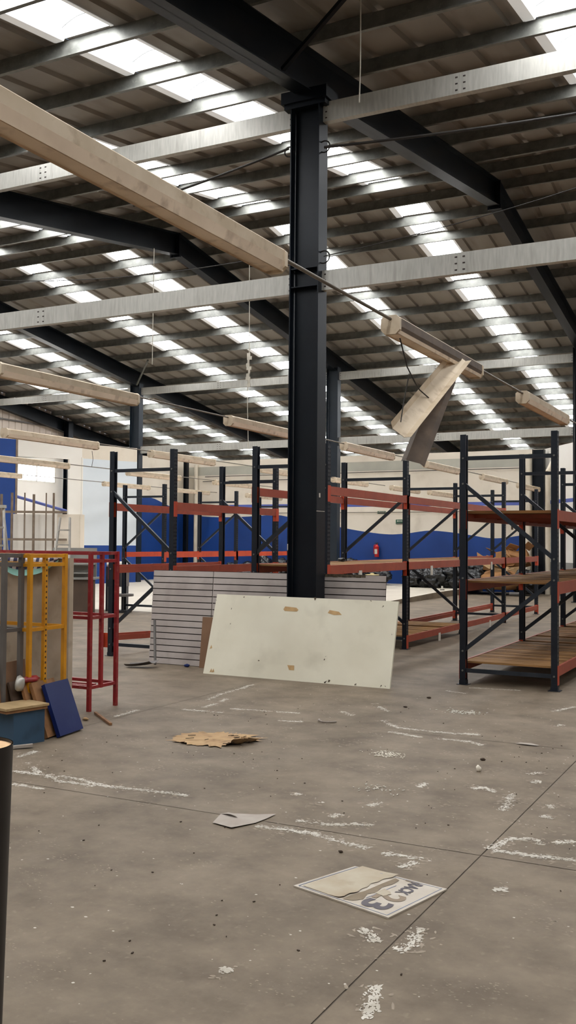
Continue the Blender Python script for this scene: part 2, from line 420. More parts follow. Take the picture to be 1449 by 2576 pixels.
def struts_one(a, b, y, zt, nm, k):
    where = ['between the left gable and the far left column line','from the third to the second column line','from the second column line to the main column line','right of the main column line'][k]
    t, _ = strut(a, b, y, zt, f'{nm} galvanised beam {where}')
    hb = MB()
    for hx in (-3.25, -9.25, -16.7, -24.1):
        if a < hx < b:
            for dx in (-.045, .045):
                for q in range(3): hb.box((hx-a+dx-.014,-.002,zt-.04-q*.072-.016),(hx-a+dx+.014,.001,zt-.04-q*.072))
    for e in (.04, (b-a)-.04):
        for q in range(3): hb.box((e-.012,-.002,zt-.04-q*.072-.016),(e+.012,.001,zt-.04-q*.072))
    obj('bolt_hole', hb, ['slot'], t)
struts_all(CY1-.02, 6.83, 'near upper')
struts_all(CY1-.02, 4.81, 'near lower')
struts_all(CY2-.02, 6.83, 'far upper')
struts_all(CY2-.02, 4.81, 'far lower')
# diagonal flange brace at the main column head, hanging wires and cables
mb = MB().bar((-5.02,9.5,6.86),(-4.05,9.05,7.22),.045,.045)
tag(obj('flange_brace', mb, ['navy']), 'thin dark diagonal brace from the main column head to a purlin', 'brace', kind='thing')
mb = MB().bar((-19.85,27.1,6.9),(-18.9,26.4,7.55),.05,.05)
tag(obj('flange_brace', mb, ['galv']), 'pale diagonal brace at the head of the far left column', 'brace', kind='thing')
def sag(a, b, d, n=10):
    a = Vector(a); b = Vector(b); return [a.lerp(b, k/n) - Vector((0,0,d*4*(k/n)*(1-k/n))) for k in range(n+1)]
def cable(name, pts, r, m, label, cat='cable'):
    return tag(obj(name, MB().path(pts, r, 6), [m]), label, cat, kind='thing')
cable('hanging_cable', sag((-5.35,10.3,6.32),(-7.6,10.25,5.95),.02), .014, 'wire', 'dark twisted cable tied to the left side of the main column head')
cable('hanging_cable', sag((-4.88,10.3,6.25),(2.25,11.3,6.55),.12,16), .016, 'wire', 'dark cable running right from the main column head towards the next rafter')
cable('hanging_cable', sag((-4.9,10.35,4.97),(-.5,13.5,6.9),.12), .006, 'wire', 'thin dark wire rising right from the middle of the main column')
cable('hanging_cable', sag((-5.4,10.3,5.05),(-12.6,11.5,5.95),.2), .006, 'wire', 'thin dark wire crossing left from the main column under the skylights')
cable('hanging_string', [(-4.08,9.5,7.45),(-4.08,9.5,6.7),(-4.09,9.5,6.3)], .007, 'string', 'pale string hanging beside the main column head')
cable('hanging_string', [(-11.62,16.4,7.6),(-11.63,16.4,5.2)], .008, 'string', 'white cord hanging from a roof purlin at upper left')
cable('hanging_string', [(-9.88,17.3,7.9),(-9.87,17.32,5.4),(-9.9,17.3,4.6),(-9.88,17.33,3.5)], .007, 'string', 'long white string hanging above the white lamp left of the main column')
mb = MB()
for k in range(10):
    z = 5.45-.07*k; w = .035+.02*math.sin(k*2.1); dx = .02*math.sin(k*1.7)
    mb.box((-9.875+dx-w,17.29,z-.07),(-9.875+dx+w,17.31,z))
tag(obj('torn_plastic_strip', mb, ['string']), 'torn white plastic strip hanging from the roof beside a string', 'strip', kind='thing')
cable('wire', [(-12.73,15.88,3.42),(-12.72,15.9,3.25),(-12.74,15.89,3.1)], .005, 'wire', 'short wire hanging off the end of a far left lamp')

# ------------------------------------------------------------------ walls
# gable wall with window opening
wy0, wy1, wz0, wz1 = 29.75, 32.0, 3.98, 4.68
w = MB()
def siding(y0, y1, z0, top):
    n = max(1, int(round((y1-y0)/.36))); p = (y1-y0)/n; prof = [(y0, 0)]
    for k in range(n):
        c = y0+(k+.5)*p; prof += [(c-.055,0),(c-.03,-.03),(c+.03,-.03),(c+.055,0)]
    prof.append((y1,0))
    for (a,da),(b,db) in zip(prof[:-1], prof[1:]):
        w.quad((XL+da,a,z0),(XL+db,b,z0),(XL+db,b,top(b)),(XL+da,a,top(a)), 0)
siding(YF, YB, 5.0, lambda y: zroof(y)+.05)
for y0, y1, z0, z1 in ((YF,wy0,0,5.0),(wy1,YB,0,5.0),(wy0,wy1,0,wz0),(wy0,wy1,wz1,5.0)):
    w.box((XL-.1,y0,z0),(XL,y1,z1), 1)
struct('wall_left', w, ['siding','white'])
win = struct('window_1', MB().box((XL-.06,wy0,wz0),(XL-.05,wy1,wz1)), ['winglow'])
fr = MB()
for y in (wy0, (wy0+wy1)/2, wy1): fr.box((XL-.05,y-.03,wz0),(XL+.01,y+.03,wz1))
for z in (wz0, wz1): fr.box((XL-.05,wy0,z-.03),(XL+.01,wy1,z+.03))
obj('window_frame', fr, ['white'], win)
struct('trim_1', MB().box((XL+.01,YF,6.30),(XL+.06,YB-.1,6.36)), ['greym'])
# left partition: the wave wall behind the far left column, then an oblique wall towards the viewer
def wave_left(y):
    pts = [(28.0,3.0),(28.55,3.04),(28.83,3.12),(29.22,3.18),(29.68,3.12),(30.11,3.01),(30.4,2.93),(30.72,2.87),(31.23,2.75),(31.65,2.66)]
    for (a,za),(b,zb) in zip(pts[:-1],pts[1:]):
        if a <= y <= b: return za+(zb-za)*(y-a)/(b-a)
    return pts[-1][1]
w = MB(); X0, X1 = PW-.12, PW; H = 4.66
n = 18; ya_ = 28.0
for k in range(n):
    a = ya_+(PB-ya_)*k/n; b = ya_+(PB-ya_)*(k+1)/n
    za, zb = wave_left(a), wave_left(b)
    w.quad((X1,a,0),(X1,b,0),(X1,b,zb),(X1,a,za), 0); w.quad((X1,a,za),(X1,b,zb),(X1,b,H),(X1,a,H), 1)
w.box((X0,ya_,0),(X1-.002,PB,H), 1)
struct('wall_left_wave', w, ['blue','cream'])
w = MB(); ux, uy = -.415, -.91
def lw(t, z, off=0): return (-19.872+ux*t+uy*off, 27.20+uy*t-ux*off, z)
def lwbox(t0, t1, z0, z1, mi, o0=0, o1=.1):
    P = [lw(t0,z0,o0),lw(t1,z0,o0),lw(t1,z0,o1),lw(t0,z0,o1),lw(t0,z1,o0),lw(t1,z1,o0),lw(t1,z1,o1),lw(t0,z1,o1)]
    w.add(P, [(0,1,2,3),(7,6,5,4),(4,5,1,0),(5,6,2,1),(6,7,3,2),(7,4,0,3)], mi)
H = 4.74
lwbox(0,2.04,0,1.42,2); lwbox(0,2.04,1.42,4.27,1); lwbox(0,2.04,4.27,H,3)
lwbox(2.04,2.5,0,H,0); lwbox(2.02,2.06,1.5,4.3,0,-.03,0)
lwbox(2.5,4.25,4.22,H,0)
lwbox(4.25,4.32,0,H,4,-.01,.11); lwbox(4.32,13,0,H,2)
struct('wall_left_partition', w, ['white','coldwhite','blue','cream','steelrust'])
# rear partition with the painted wave
WV0 = [(-23.3,2.78),(-22.3,2.63),(-21.0,2.60),(-19.8,2.64),(-18.9,2.68),(-18.4,2.62),(-17.2,2.42),(-16.06,2.2),(-15.0,2.02),(-13.9,1.905),(-13.1,1.95),(-12.3,2.05),(-11.5,2.0),(-10.55,1.876),(-9.95,1.78),(-9.4,1.79),(-8.85,1.87),(-8.7,1.92)]
WV = [(x*KS, 1.6+(z-1.6)*KS) for x, z in WV0]
def smooth_wave(x):
    for i in range(len(WV)-1):
        if WV[i][0] <= x <= WV[i+1][0]:
            t = (x-WV[i][0])/(WV[i+1][0]-WV[i][0])
            p0 = WV[max(i-1,0)][1]; p1 = WV[i][1]; p2 = WV[i+1][1]; p3 = WV[min(i+2,len(WV)-1)][1]
            return .5*((2*p1)+(-p0+p2)*t+(2*p0-5*p1+4*p2-p3)*t*t+(-p0+3*p1-3*p2+p3)*t**3)
    return WV[-1][1]
w = MB(); y = PB
def zs(z): return 1.6+(z-1.6)*KS
H = zs(5.0); n = 90; xl_, xr_ = PW, -8.7*KS
for k in range(n):
    a = xl_+(xr_-xl_)*k/n; b = xl_+(xr_-xl_)*(k+1)/n
    za, zb = smooth_wave(a), smooth_wave(b)
    w.quad((a,y,0),(b,y,0),(b,y,zb),(a,y,za), 1); w.quad((a,y,za),(b,y,zb),(b,y,zs(2.98)),(a,y,zs(2.98)), 0)
def band(x0, x1, z0, z1, mi): w.quad((x0,y,zs(z0)),(x1,y,zs(z0)),(x1,y,zs(z1)),(x0,y,zs(z1)), mi)
band(xl_,-20.03,2.98,3.12,0); band(-20.03,xr_,2.98,3.12,2); band(xl_,xr_,3.12,4.38,0); band(xl_,xr_,4.38,4.75,3); band(xl_,xr_,4.75,5.0,0)
w.quad((xr_,y,0),(-7.06,y,0),(-7.06,y,H),(xr_,y,H), 0)
w.box((xl_,y+.002,0),(-7.06,y+.12,H), 0)
struct('wall_back', w, ['cream','blue','blueline','greyband'])
w = MB(); ang = math.atan2(-.828,.576); L = 12
def ow(s, z, off=0): return (-7.06+.576*s+off*.828, PB-.828*s+off*.576, z)
for z0, z1, mi in ((0,1.02,2),(1.02,zs(3.0),0),(zs(3.0),zs(3.13),1),(zs(3.13),H,0)):
    w.quad(ow(0,z0),ow(L,z0),ow(L,z1),ow(0,z1), mi)
w.quad(ow(0,0,.1),ow(0,H,.1),ow(L,H,.1),ow(L,0,.1),0); w.quad(ow(0,H),ow(L,H),ow(L,H,.1),ow(0,H,.1),0)
struct('wall_right_angled', w, ['white','blueline','greywall'])
w = MB().box((XL-.1,YB,0),(XRT+.1,YB+.1,5.6)); struct('wall_back_outer', w, ['siding'])
w = MB().box((XRT,YF,0),(XRT+.1,YB,5.3))
w.add([(XRT,YF,5.3),(XRT,YR,zroof(YR)),(XRT,YB,5.3)], [(0,1,2)]); struct('wall_right', w, ['siding'])
w = MB().box((XL-.1,YF-.1,0),(XRT+.1,YF,5.5)); struct('wall_front', w, ['cream'])
# pipes and wall cables
def pipe(x, y, z0, z1, r, label, m='pvc'):
    return tag(obj('wall_pipe', MB().tube((x,y,z0),(x,y,z1),r,12), [m]), label, 'pipe', kind='thing')
pipe(PW+.55, PB-.09, .17, 4.5, .075, 'cream drain pipe in the far left corner of the hall')
pipe(-7.53, PB-.11, .1, 4.5, .08, 'cream drain pipe left of the far right corner post')
mb = MB().tube((-6.83,PB-.67,0),(-6.83,PB-.67,3.84),.08,12).tube((-6.83,PB-.67,3.84),(-6.72,PB-.5,4.15),.08,12)
tag(obj('wall_pipe', mb, ['pvc']), 'cream drain pipe right of the far right corner post, bent at its top', 'pipe', kind='thing')
for z, xx0, xx1, lab in ((zs(4.33),-19.9,-7.8,'upper dark cable strung along the top of the back wall'),(zs(4.12),-20.0,-14.1,'second dark cable below the top of the back wall, left part'),(zs(2.76),-20.0,-7.9,'thin grey conduit running along the back wall below the blue line')):
    tag(obj('wall_cable', MB().tube((xx0,PB-.05,z),(xx1,PB-.05,z),.013,6), ['rod' if z < 3 else 'wire']), lab, 'cable', kind='thing')
# exit arrow signs on the back wall
def arrow_sign(x, z, w_, h_, label):
    t = thing('arrow_sign', label, 'sign', (x, PB-.02, z))
    obj('plate', MB().box((0,0,0),(w_,.015,h_)), ['signg'], t)
    mb = MB(); yy = -.003
    mb.add([(w_*.1,yy,h_*.68),(w_*.3,yy,h_*.9),(w_*.3,yy,h_*.76),(w_*.9,yy,h_*.76),(w_*.9,yy,h_*.6),(w_*.3,yy,h_*.6),(w_*.3,yy,h_*.46)], [(0,6,5,4,3,2,1)])
    obj('arrow', mb, ['tag'], t)
    mb = MB().quad((w_*.08,yy,h_*.1),(w_*.92,yy,h_*.1),(w_*.92,yy,h_*.3),(w_*.08,yy,h_*.3))
    obj('caption_strip', mb, ['greym'], t)
arrow_sign(-12.16, 2.226, .27, .155, 'small green sign with a white left arrow above the extinguisher')
arrow_sign(-12.84, 2.585, .30, .09, 'narrow green arrow sign higher on the back wall, left of the other')
# fire extinguisher
t = thing('fire_extinguisher', 'red fire extinguisher hung on the blue back wall', 'extinguisher', (-12.82, PB-.12, 1.09))
obj('cylinder', MB().tube((0,0,0),(0,0,.36),.078,16).tube((0,0,.36),(0,0,.42),.078,16,.03), ['exred'], t)
obj('label_plate', MB().box((-.05,-.081,.1),(.05,-.077,.27)), ['tag'], t)
obj('valve', MB().tube((0,0,.42),(0,0,.47),.025,8).box((-.06,-.015,.46),(.05,.015,.485)), ['dark'], t)
obj('hose', MB().path([(.04,0,.45),(-.09,-.02,.40),(-.1,-.02,.25),(-.095,-.02,.1)], .014, 6), ['exred'], t)

# ------------------------------------------------------------------ pallet racking
PH = 2.83
def post_mesh():
    mb = MB(); D = .068
    for s in (-1, 1): mb.box((-D, s*.04-.0015, 0), (0, s*.04+.0015, PH))
    for s in (-1, 1): mb.box((-D, s*.04-(.012 if s > 0 else 0), 0), (-D+.003, s*.04+(.012 if s < 0 else 0), PH))
    for a, b in ((-.04,-.027),(-.013,.013),(.027,.04)): mb.box((-.003,a,0),(0,b,PH))
    n = int(PH/.05)
    for k in range(n):
        z0, z1 = k*.05+.022, (k+1)*.05
        for a, b in ((-.027,-.013),(.013,.027)):
            mb.quad((0,a,z0),(0,b,z0),(0,b,z1),(0,a,z1)); mb.quad((-.003,a,z0),(-.003,a,z1),(-.003,b,z1),(-.003,b,z0))
    return mesh('upright', mb, ['rack'])
POST = post_mesh()
FOOT = mesh('foot_plate', MB().box((-.1,-.06,0),(.03,.06,.006)).box((-.073,-.0445,0),(.004,.0445,.05)), ['rack'])
BOLT = mesh('bolt', MB().tube((-.035,-.0415,0),(-.035,-.05,0),.011,8), ['galv'])
def beam_parts(L, h, m='orange', con='orange2', inner=-1):
    """beam along +Y from y=0..L, outer face at x=0, body towards inner"""
    mb = MB(); i = inner
    prof = [(0,0),(0,-h),(i*.05,-h),(i*.05,-.028),(i*.028,-.028),(i*.028,0)]
    mb.prism([(p[0],p[1]) for p in prof] if i < 0 else [(p[0],p[1]) for p in reversed(prof)], .04, L-.04, 1)
    cs = []
    for y0, y1, a, b in ((.036,.042,-.043,.042),(L-.042,L-.036,L-.042,L+.043)):
        x0 = min(0, i*.055); x1 = max(0, i*.055); z0 = -h-.09
        pr = [(x0,y0),(.0015,y0),(.0015,a),(.0045,a),(.0045,b),(x1,b),(x1,y1),(x0,y1)] if a < 0 else [(x0,y0),(.0015,y0),(.0045,a),(.0045,b),(.0015,b),(.0015,y1),(x0,y1)]
        if i > 0:   # rear beam: plate wraps the inner face
            pr = [(-.0045,min(a,y0)),(-.0015,min(a,y0)),(-.0015,y0),(x1,y0),(x1,y1),(-.0015,y1),(-.0015,max(b,y1)),(-.0045,max(b,y1))]
        elif a < 0: pr = [(x0,y0),(.0015,y0),(.0015,a),(.0045,a),(.0045,y1),(x0,y1)]
        cs.append(mesh('connector', MB().prism(pr, z0, .01, 2), [con]))
    return mesh('beam', mb, [m]), cs
def rack_row(name, label, xr, xf, ysl, flip, levels, group=None, z_jit=0):
    """xr / xf: outer faces of rear (-X) and front (+X) uprights"""
    t = thing('pallet_rack', label, 'rack', (xr, ysl[0], 0), 0, group)
    W = xf-xr
    for k, y in enumerate(ysl):
        yy = y-ysl[0]
        for sx in (0, 1):
            o = obj('upright', POST, None, t, (W if sx else 0, yy, 0), (0,0,0 if sx else PI))
            obj('foot_plate', FOOT, None, o)
            for zb in ((2.56,2.27,1.2,.16,.38) if (sx == 0) != flip else (2.56,1.43,1.2,.16)):
                b = obj('bolt', BOLT, None, o, (0,0,zb))
                if not sx: b.rotation_euler = (PI,0,0)
        def P(rear, z): return ((.035 if rear else W-.035), yy-.012, z)
        for a, b in ((P(1,2.56),P(0,2.56)),(P(1,.16),P(0,.16))):
            obj('brace', MB().bar(a,b,.03,.045), ['brace'], t)
        d = [(P(1,2.27),P(0,1.43)),(P(0,1.2),P(1,.38))]
        if flip: d = [(P(0,2.27),P(1,1.43)),(P(1,1.2),P(0,.38))]
        for a, b in d: obj('brace', MB().bar(a,b,.03,.045), ['brace'], t)
    for ztop, h, bays, mm, sides in levels:
        for k in bays:
            y0 = ysl[k]-ysl[0]; L = ysl[k+1]-ysl[k]
            for sd in sides:
                if sd == 'f': bm, cm = beam_parts(L, h, mm, 'orange2', -1); x = W
                else: bm, cm = beam_parts(L, h, mm, 'orange2', 1); x = 0
                o = obj('beam', bm, None, t, (x, y0, ztop))
                for c_ in cm: obj('connector', c_, None, o)
    return t
def tags_on(rack, items, xf):
    for y, z in items:
        mb = MB().box((0,0,-.15),(.0025,.11,0))
        o = obj('paper_tag', mb, ['tag'], rack, (xf-rack.location.x+.006, y-rack.location.y, z)); o['label'] = 'white paper tag stuck on the beam'
def planks(n0, label, group, xr, xf, y0, y1, ztop, wmin=.09, wmax=.13, gap=.03, kinds=('plank',), skip=0.05, seed=1):
    rnd = random.Random(seed); y = y0; k = 0
    while y < y1-wmin:
        wd = min(rnd.uniform(wmin, wmax), y1-y)
        if rnd.random() > skip:
            L = xf-xr-.062; dz = rnd.uniform(-.002,.002)
            mb = MB().box((0,0,-.022),(L,wd,0))
            o = obj(n0, mb, [rnd.choice(kinds)], None, (xr+.031+rnd.uniform(-.004,.004), y, ztop-.004+dz), (0,0,rnd.uniform(-.012,.012)))
            tag(o, label, 'plank', group, 'thing')
        y += wd+rnd.uniform(.3,1.4)*gap; k += 1
# near right rack
YRK = [10.80, 13.50, 16.20, 18.90]
RX0, RX1 = -3.36, -2.27
rk = rack_row('R', 'near right pallet rack with plank decks, dark uprights and rusty orange beams', RX0, RX1, YRK, False,
   [(.265,.11,(0,1,2),'orange','fr'),(1.175,.13,(0,1,2),'orange','fr'),(1.965,.115,(0,1,2),'orange','fr')])
tags_on(rk, [(15.0,1.15),(13.0,1.93)], RX0+.0)
KD = ('plank','plank','plank3','plank2')
for k in range(3):
    a, b = YRK[k]+.05, YRK[k+1]-.05
    bay = ['first','second','third'][k]
    planks('deck_plank', f'brown plank on the bottom deck of the near right rack, {bay} bay', f'planks of the bottom deck, {bay} bay', RX0, RX1, a, b, .265, .1, .15, .022, KD, .02, 3+k)
    planks('deck_plank', f'brown plank on the middle deck of the near right rack, {bay} bay', f'planks of the middle deck, {bay} bay', RX0, RX1, a, b, 1.175, .1, .15, .04, KD, .05, 13+k)
    mb = MB().box((.035,0,-.03),(RX1-RX0-.035,b-a,0))
    o = tag(obj('deck_sheet', mb, ['ply'], None, (RX0, a, 1.965)), f'smooth brown wooden sheet on the top deck of the near right rack, {bay} bay', 'board', 'sheets on the top deck', 'thing')
    for q in range(5):
        mbb = MB().box((.05,0,-.075),(RX1-RX0-.05,.03,-.032))
        obj('support_bar', mbb, ['orange'], rk, (0, a-YRK[0]+.3+q*.5, 1.965))
# middle rack behind the column
Y2 = [11.06, 13.87, 16.68, 19.49, 22.30]
MX0, MX1 = -6.22, -5.14
r2 = rack_row('M', 'long pallet rack behind the main column with plank decks and orange beams', MX0, MX1, Y2, True,
   [(2.295,.105,(0,1,2),'orange','fr'),(1.305,.115,(0,1,2,3),'orange','fr'),(.20,.10,(1,2,3),'orange','fr')])
tags_on(r2, [(12.0,1.22),(14.9,1.23),(18.4,1.24),(15.3,.13),(18.3,.13)], MX1)
for k in range(3):
    bay = ['first','second','third','fourth'][k]
    planks('deck_plank', f'pale plank on the middle deck of the long rack behind the column, {bay} bay', f'planks of the long rack middle deck, {bay} bay', MX0, MX1, Y2[k]+.05, Y2[k+1]-.05, 1.305, .09, .13, .02, ('plank2','plank2','plank'), .02, 23+k)
planks('deck_plank', 'brown plank on the bottom deck of the long rack behind the column', 'planks of the long rack bottom deck', MX0, MX1, Y2[1]+.05, Y2[2]-.05, .20, .1, .14, .05, ('plank','plank2'), .05, 33)
# left rack
Y1 = [10.95, 13.87]
LX0, LX1 = -8.43, -7.36
r1 = rack_row('L', 'short open pallet rack left of the slatted panel, beams without decks', LX0, LX1, Y1, False,
   [(2.115,.105,(0,),'orange','fr'),(1.255,.115,(0,),'orange','fr'),(.19,.1,(0,),'orange','f')])
bm, cm = beam_parts(2.75, .1, 'orange', 'orange2', 1)
o = tag(obj('loose_beam', bm, None, None, (LX0-.09, 10.93, .30), (math.radians(-2.2),0,math.radians(-1))), 'loose rusty orange rack beam lying at the foot of the left rack', 'beam', kind='thing')
for c_ in cm: obj('connector', c_, None, o)
# far left rack
Y0 = [17.70, 20.80, 23.90]
FX0, FX1 = -13.28, -12.15
r0 = rack_row('F', 'far left pallet rack in front of the blue wall with bright orange beams', FX0, FX1, Y0, True,
   [(1.335,.11,(0,1),'orange2','fr')])
# rack of loose dark uprights beyond the right aisle is out of view

# ------------------------------------------------------------------ fluorescent fittings
def lamp_meshes(L):
    # octagonal housing with an open dusty reflector below
    pr = [(-.06,.068),(.06,.068),(.077,.054),(.073,-.015),(-.073,-.015),(-.077,.054)]
    hs = MB().prism([(p[0],p[1]) for p in reversed(pr)], .03, L-.03, 1)
    rf = MB()
    for s in (-1, 1):
        rf.add([(s*.078,.02,-.015),(s*.06,.02,-.075),(s*.06,L-.02,-.075),(s*.078,L-.02,-.015)], [(0,1,2,3)])
        rf.add([(s*.07,.02,-.015),(s*.052,.02,-.075),(s*.052,L-.02,-.075),(s*.07,L-.02,-.015)], [(3,2,1,0)])
    rf.quad((-.06,.03,-.066),(.06,.03,-.066),(.06,L-.03,-.066),(-.06,L-.03,-.066))
    oc = [(-.05,.076),(.05,.076),(.083,.048),(.083,-.045),(.045,-.082),(-.045,-.082),(-.083,-.045),(-.083,.048)]
    cp = MB().prism([(p[0],p[1]) for p in reversed(oc)], 0, .035, 1)
    return mesh('housing', hs, ['lamp']), mesh('reflector', rf, ['lampin']), mesh('end_cap', cp, ['lamp'])
LM = lamp_meshes(2.44)
def lamp(x, y, z, label, L=2.44, grp=None, broken=False):
    t = thing('fluorescent_fitting', label, 'light fitting', (x, y, z), 0, grp or 'hanging fluorescent fittings')
    m3 = LM if L == 2.44 else lamp_meshes(L); obj('housing', m3[0], None, t); obj('reflector', m3[1], None, t)
    obj('end_cap', LM[2], None, t); obj('end_cap', LM[2], None, t, (0, L-.035, 0))
    if broken:
        o = obj('recess_shade', MB().quad((.0785,.05,.052),(.0785,L-.05,.052),(.0795,L-.05,-.013),(.0795,.05,-.013)).quad((.081,.05,-.015),(.081,L-.05,-.015),(.063,L-.05,-.06),(.063,.05,-.06)), ['lampdark'], t); o['label'] = 'dark recess shade painted on the side of the open fitting'  # dark quads paint the shade of an open recess on the closed housing
    return t
ZL = 3.385
rows = [(-2.92, [2.78, 7.45, 11.85], 'row passing in front of the main column'),
        (-7.42, [7.65, 12.4, 16.6, 21.15, 25.7], 'row crossing behind the main column'),
        (-11.72, [12.3, 16.5, 21.1, 25.5], 'row above the far left rack'),
        (-15.6, [16.1, 20.95, 25.3], 'second row from the left'),
        (-19.4, [18.6, 24.8, 28.6], 'row nearest the left wall')]
for x, st, nm in rows:
    for k, y in enumerate(st):
        lamp(x, y, ZL, L=2.68 if y == 2.78 else 2.44, broken=(y == 7.45), label=f'{ordn[k]} dusty white fluorescent fitting in view, {nm}')
    a, b = st[0], st[-1]+2.4
    gaps = [(u+2.44, v) for u, v in zip(st[:-1], st[1:])]
    for q, (u, v) in enumerate(gaps):
        mb = MB().tube((x,u,ZL+.045),(x,v,ZL+.045),.014 if x > -3 else .011,8)
        tag(obj('conduit', mb, ['rod']), f'thin grey conduit after the {ordn[q]} fitting, {nm}', 'conduit', 'conduits between the light fittings', 'thing')
    mb = MB().tube((x,b+.04,ZL+.045),(x,b+1.6,ZL+.045),.011,8)
    tag(obj('conduit', mb, ['rod']), f'thin grey conduit after the last fitting, {nm}', 'conduit', 'conduits between the light fittings', 'thing')
for x, y, z, lab in ((-11.1,28.5,3.3,'dusty white fluorescent fitting close to the back wall, above the extinguisher'),(-9.95,28.75,3.15,'dusty white fluorescent fitting close to the back wall, right of the extinguisher'),(-7.15,28.6,3.3,'dusty white fluorescent fitting beside the far right corner post'),(-16.4,28.7,3.15,'dusty white fluorescent fitting close to the back wall, left of the main column')):
    lamp(x, y, z, lab)
# broken reflector hanging in a V from the second fitting of the front row
def strip(a, b, w, dirn, fold):
    a = Vector(a); b = Vector(b); d = (b-a).normalized(); s = Vector(dirn).normalized(); s = (s-d*s.dot(d)).normalized(); n_ = d.cross(s)
    mb = MB(); L = (b-a).length
    prof = [(-w/2,fold),(-w*.3,0),(w*.3,0),(w/2,fold)]
    P = []
    for p in (a, b):
        for (u, h) in prof: P.append(p+s*u+n_*h)
    for p in (a, b):
        for (u, h) in prof: P.append(p+s*u+n_*(h+.004))
    f_ = [(k,k+1,5+k,4+k) for k in range(3)] + [(8+k,12+k,13+k,9+k) for k in range(3)] + [(0,4,12,8),(3,11,15,7)]
    return mb.add(P, f_)
t = thing('broken_reflector', 'bent white reflector strips hanging in a V from a light fitting', 'reflector', (-2.90, 9.15, 3.36))
L0 = Vector((-2.90, 9.15, 3.36))
obj('front_strip', strip(Vector((-2.86,9.15,3.40))-L0, Vector((-2.95,7.72,2.52))-L0, .21, (.73,.38,-.57), .045), ['lamp'], t)
obj('rear_strip', strip(Vector((-2.93,9.12,3.38))-L0, Vector((-2.97,8.14,2.31))-L0, .21, (.888,.459,0), -.03), ['lampdark'], t)
tag(obj('loose_wire', MB().path([(-2.9,7.62,3.3),(-2.92,7.85,3.1),(-2.9,8.0,2.98),(-2.93,8.2,2.95),(-2.9,8.35,2.9)], .006, 5).path([(-2.92,7.9,3.05),(-2.95,7.85,2.8),(-2.95,7.78,2.62)], .005, 5), ['wire']), 'dark loose wire dangling under the broken light fitting', 'wire', kind='thing')
# long fittings end bracket on the front row
# ------------------------------------------------------------------ slatted panels, white board, hardboard
def leaning(name, label, cat, w_, h_, th, base, rotz, lean, m, group=None):
    """panel of width w_ along local x, standing, leaning back (towards +Y) by angle lean"""
    t = thing(name, label, cat, base, rotz, group)
    return t
def slatwall(x0, x1, label, yb, yt):
    H_ = 1.215; t = thing('slatted_panel', label, 'panel', (x0, yb, 0), 0, 'slatted display panels')
    lean = math.atan2(yt-yb, H_); w_ = x1-x0
    mb = MB(); n = 15; ph = H_/n
    for k in range(n):
        mb.box((0,0,k*ph+.006),(w_,.016,(k+1)*ph-.006))
    o = obj('face', mb, ['slat'], t); o.rotation_euler = (-lean,0,0)
    o = obj('groove_back', MB().box((0,.009,0),(w_,.02,H_)), ['slot'], t); o.rotation_euler = (-lean,0,0)
    return t, lean
slatwall(-7.49, -6.575, 'white slatted panel on the left, behind the shovel handle', 10.56, 10.66)
s2, ln = slatwall(-6.565, -4.215, 'long white slatted panel passing behind the main column', 10.56, 10.66)
mb = MB()
for k in range(9):
    a = 1.55+.06*k; mb.box((a,-.003,1.185-.008*random.random()),(a+.062,.018,1.217))
o = obj('chipped_edge', mb, ['chip'], s2); o.rotation_euler = (-ln,0,0); o['label'] = 'dark chipped top edge'
t = thing('white_board', 'large cream white board leaning against the foot of the main column', 'board', (-6.335, 10.06, 0), math.radians(-.6))
H_ = .965; lean = math.atan2(.21, H_)
mb = MB(); n = 24; W_ = 2.415
mb.add([(0,0,0),(W_,0,-.0),(W_+.02,0,H_),(.06,0,H_+.005),(0,.03,0),(W_,.03,0),(W_+.02,.03,H_),(.06,.03,H_+.005)], [(0,1,2,3),(5,4,7,6),(1,5,6,2),(4,0,3,7),(3,2,6,7),(4,5,1,0)])
bd = obj('board', mb, ['board'], t); bd.rotation_euler = (-lean,0,0)
def patch(mb, pts, y=-.002):
    mb.add([(x,y,z) for x,z in pts], [tuple(range(len(pts)))])
TORN = [[(1.0,.82),(1.02,.855),(1.17,.845),(1.2,.82),(1.18,.80),(1.02,.80)],[(1.58,.80),(1.6,.835),(1.72,.82),(1.76,.785),(1.66,.78)],[(1.13,.175),(1.22,.175),(1.225,.12),(1.16,.12)]]
TORN += [[(x,z),(x+.02,z+.05),(x+.035,z+.01)] for x, z in ((.05,.3),(.09,.02),(.12,.02))]
for pts in TORN:
    mb = MB(); patch(mb, pts)
    o = obj('torn_patch', mb, ['tear'], t); o.rotation_euler = (-lean,0,0); o['label'] = 'tan patch where the white surface is torn off'
mb = MB(); rnd = random.Random(4)
for (x, z, s) in ((1.63,.02,.05),(1.68,.03,.04),(2.0,.01,.06),(2.3,.02,.04),(2.36,.03,.03),(.06,.9,.03),(.45,.95,.03),(.8,.95,.03),(2.25,.9,.03),(1.6,.27,.025),(1.61,.31,.02),(1.62,.5,.02),(.75,.2,.03),(2.39,.6,.03),(1.4,.955,.05),(2.1,.95,.04),(.28,.8,.025),(.3,.62,.02)):
    patch(mb, [(x+s*rnd.uniform(-.6,.6)*(1 if q%2 else .5), max(.001,z+s*rnd.uniform(-.5,.5))) for q in range(5)])
o = obj('scuff', mb, ['chip'], t); o.rotation_euler = (-lean,0,0)
mb = MB().box((0,0,0),(.3,.012,.64))
o = tag(obj('hardboard_strip', mb, ['hard'], None, (-6.66,10.48,0), (math.radians(-6),0,math.radians(-3))), 'brown hardboard strip standing between the slatted panel and white board', 'board', kind='thing')
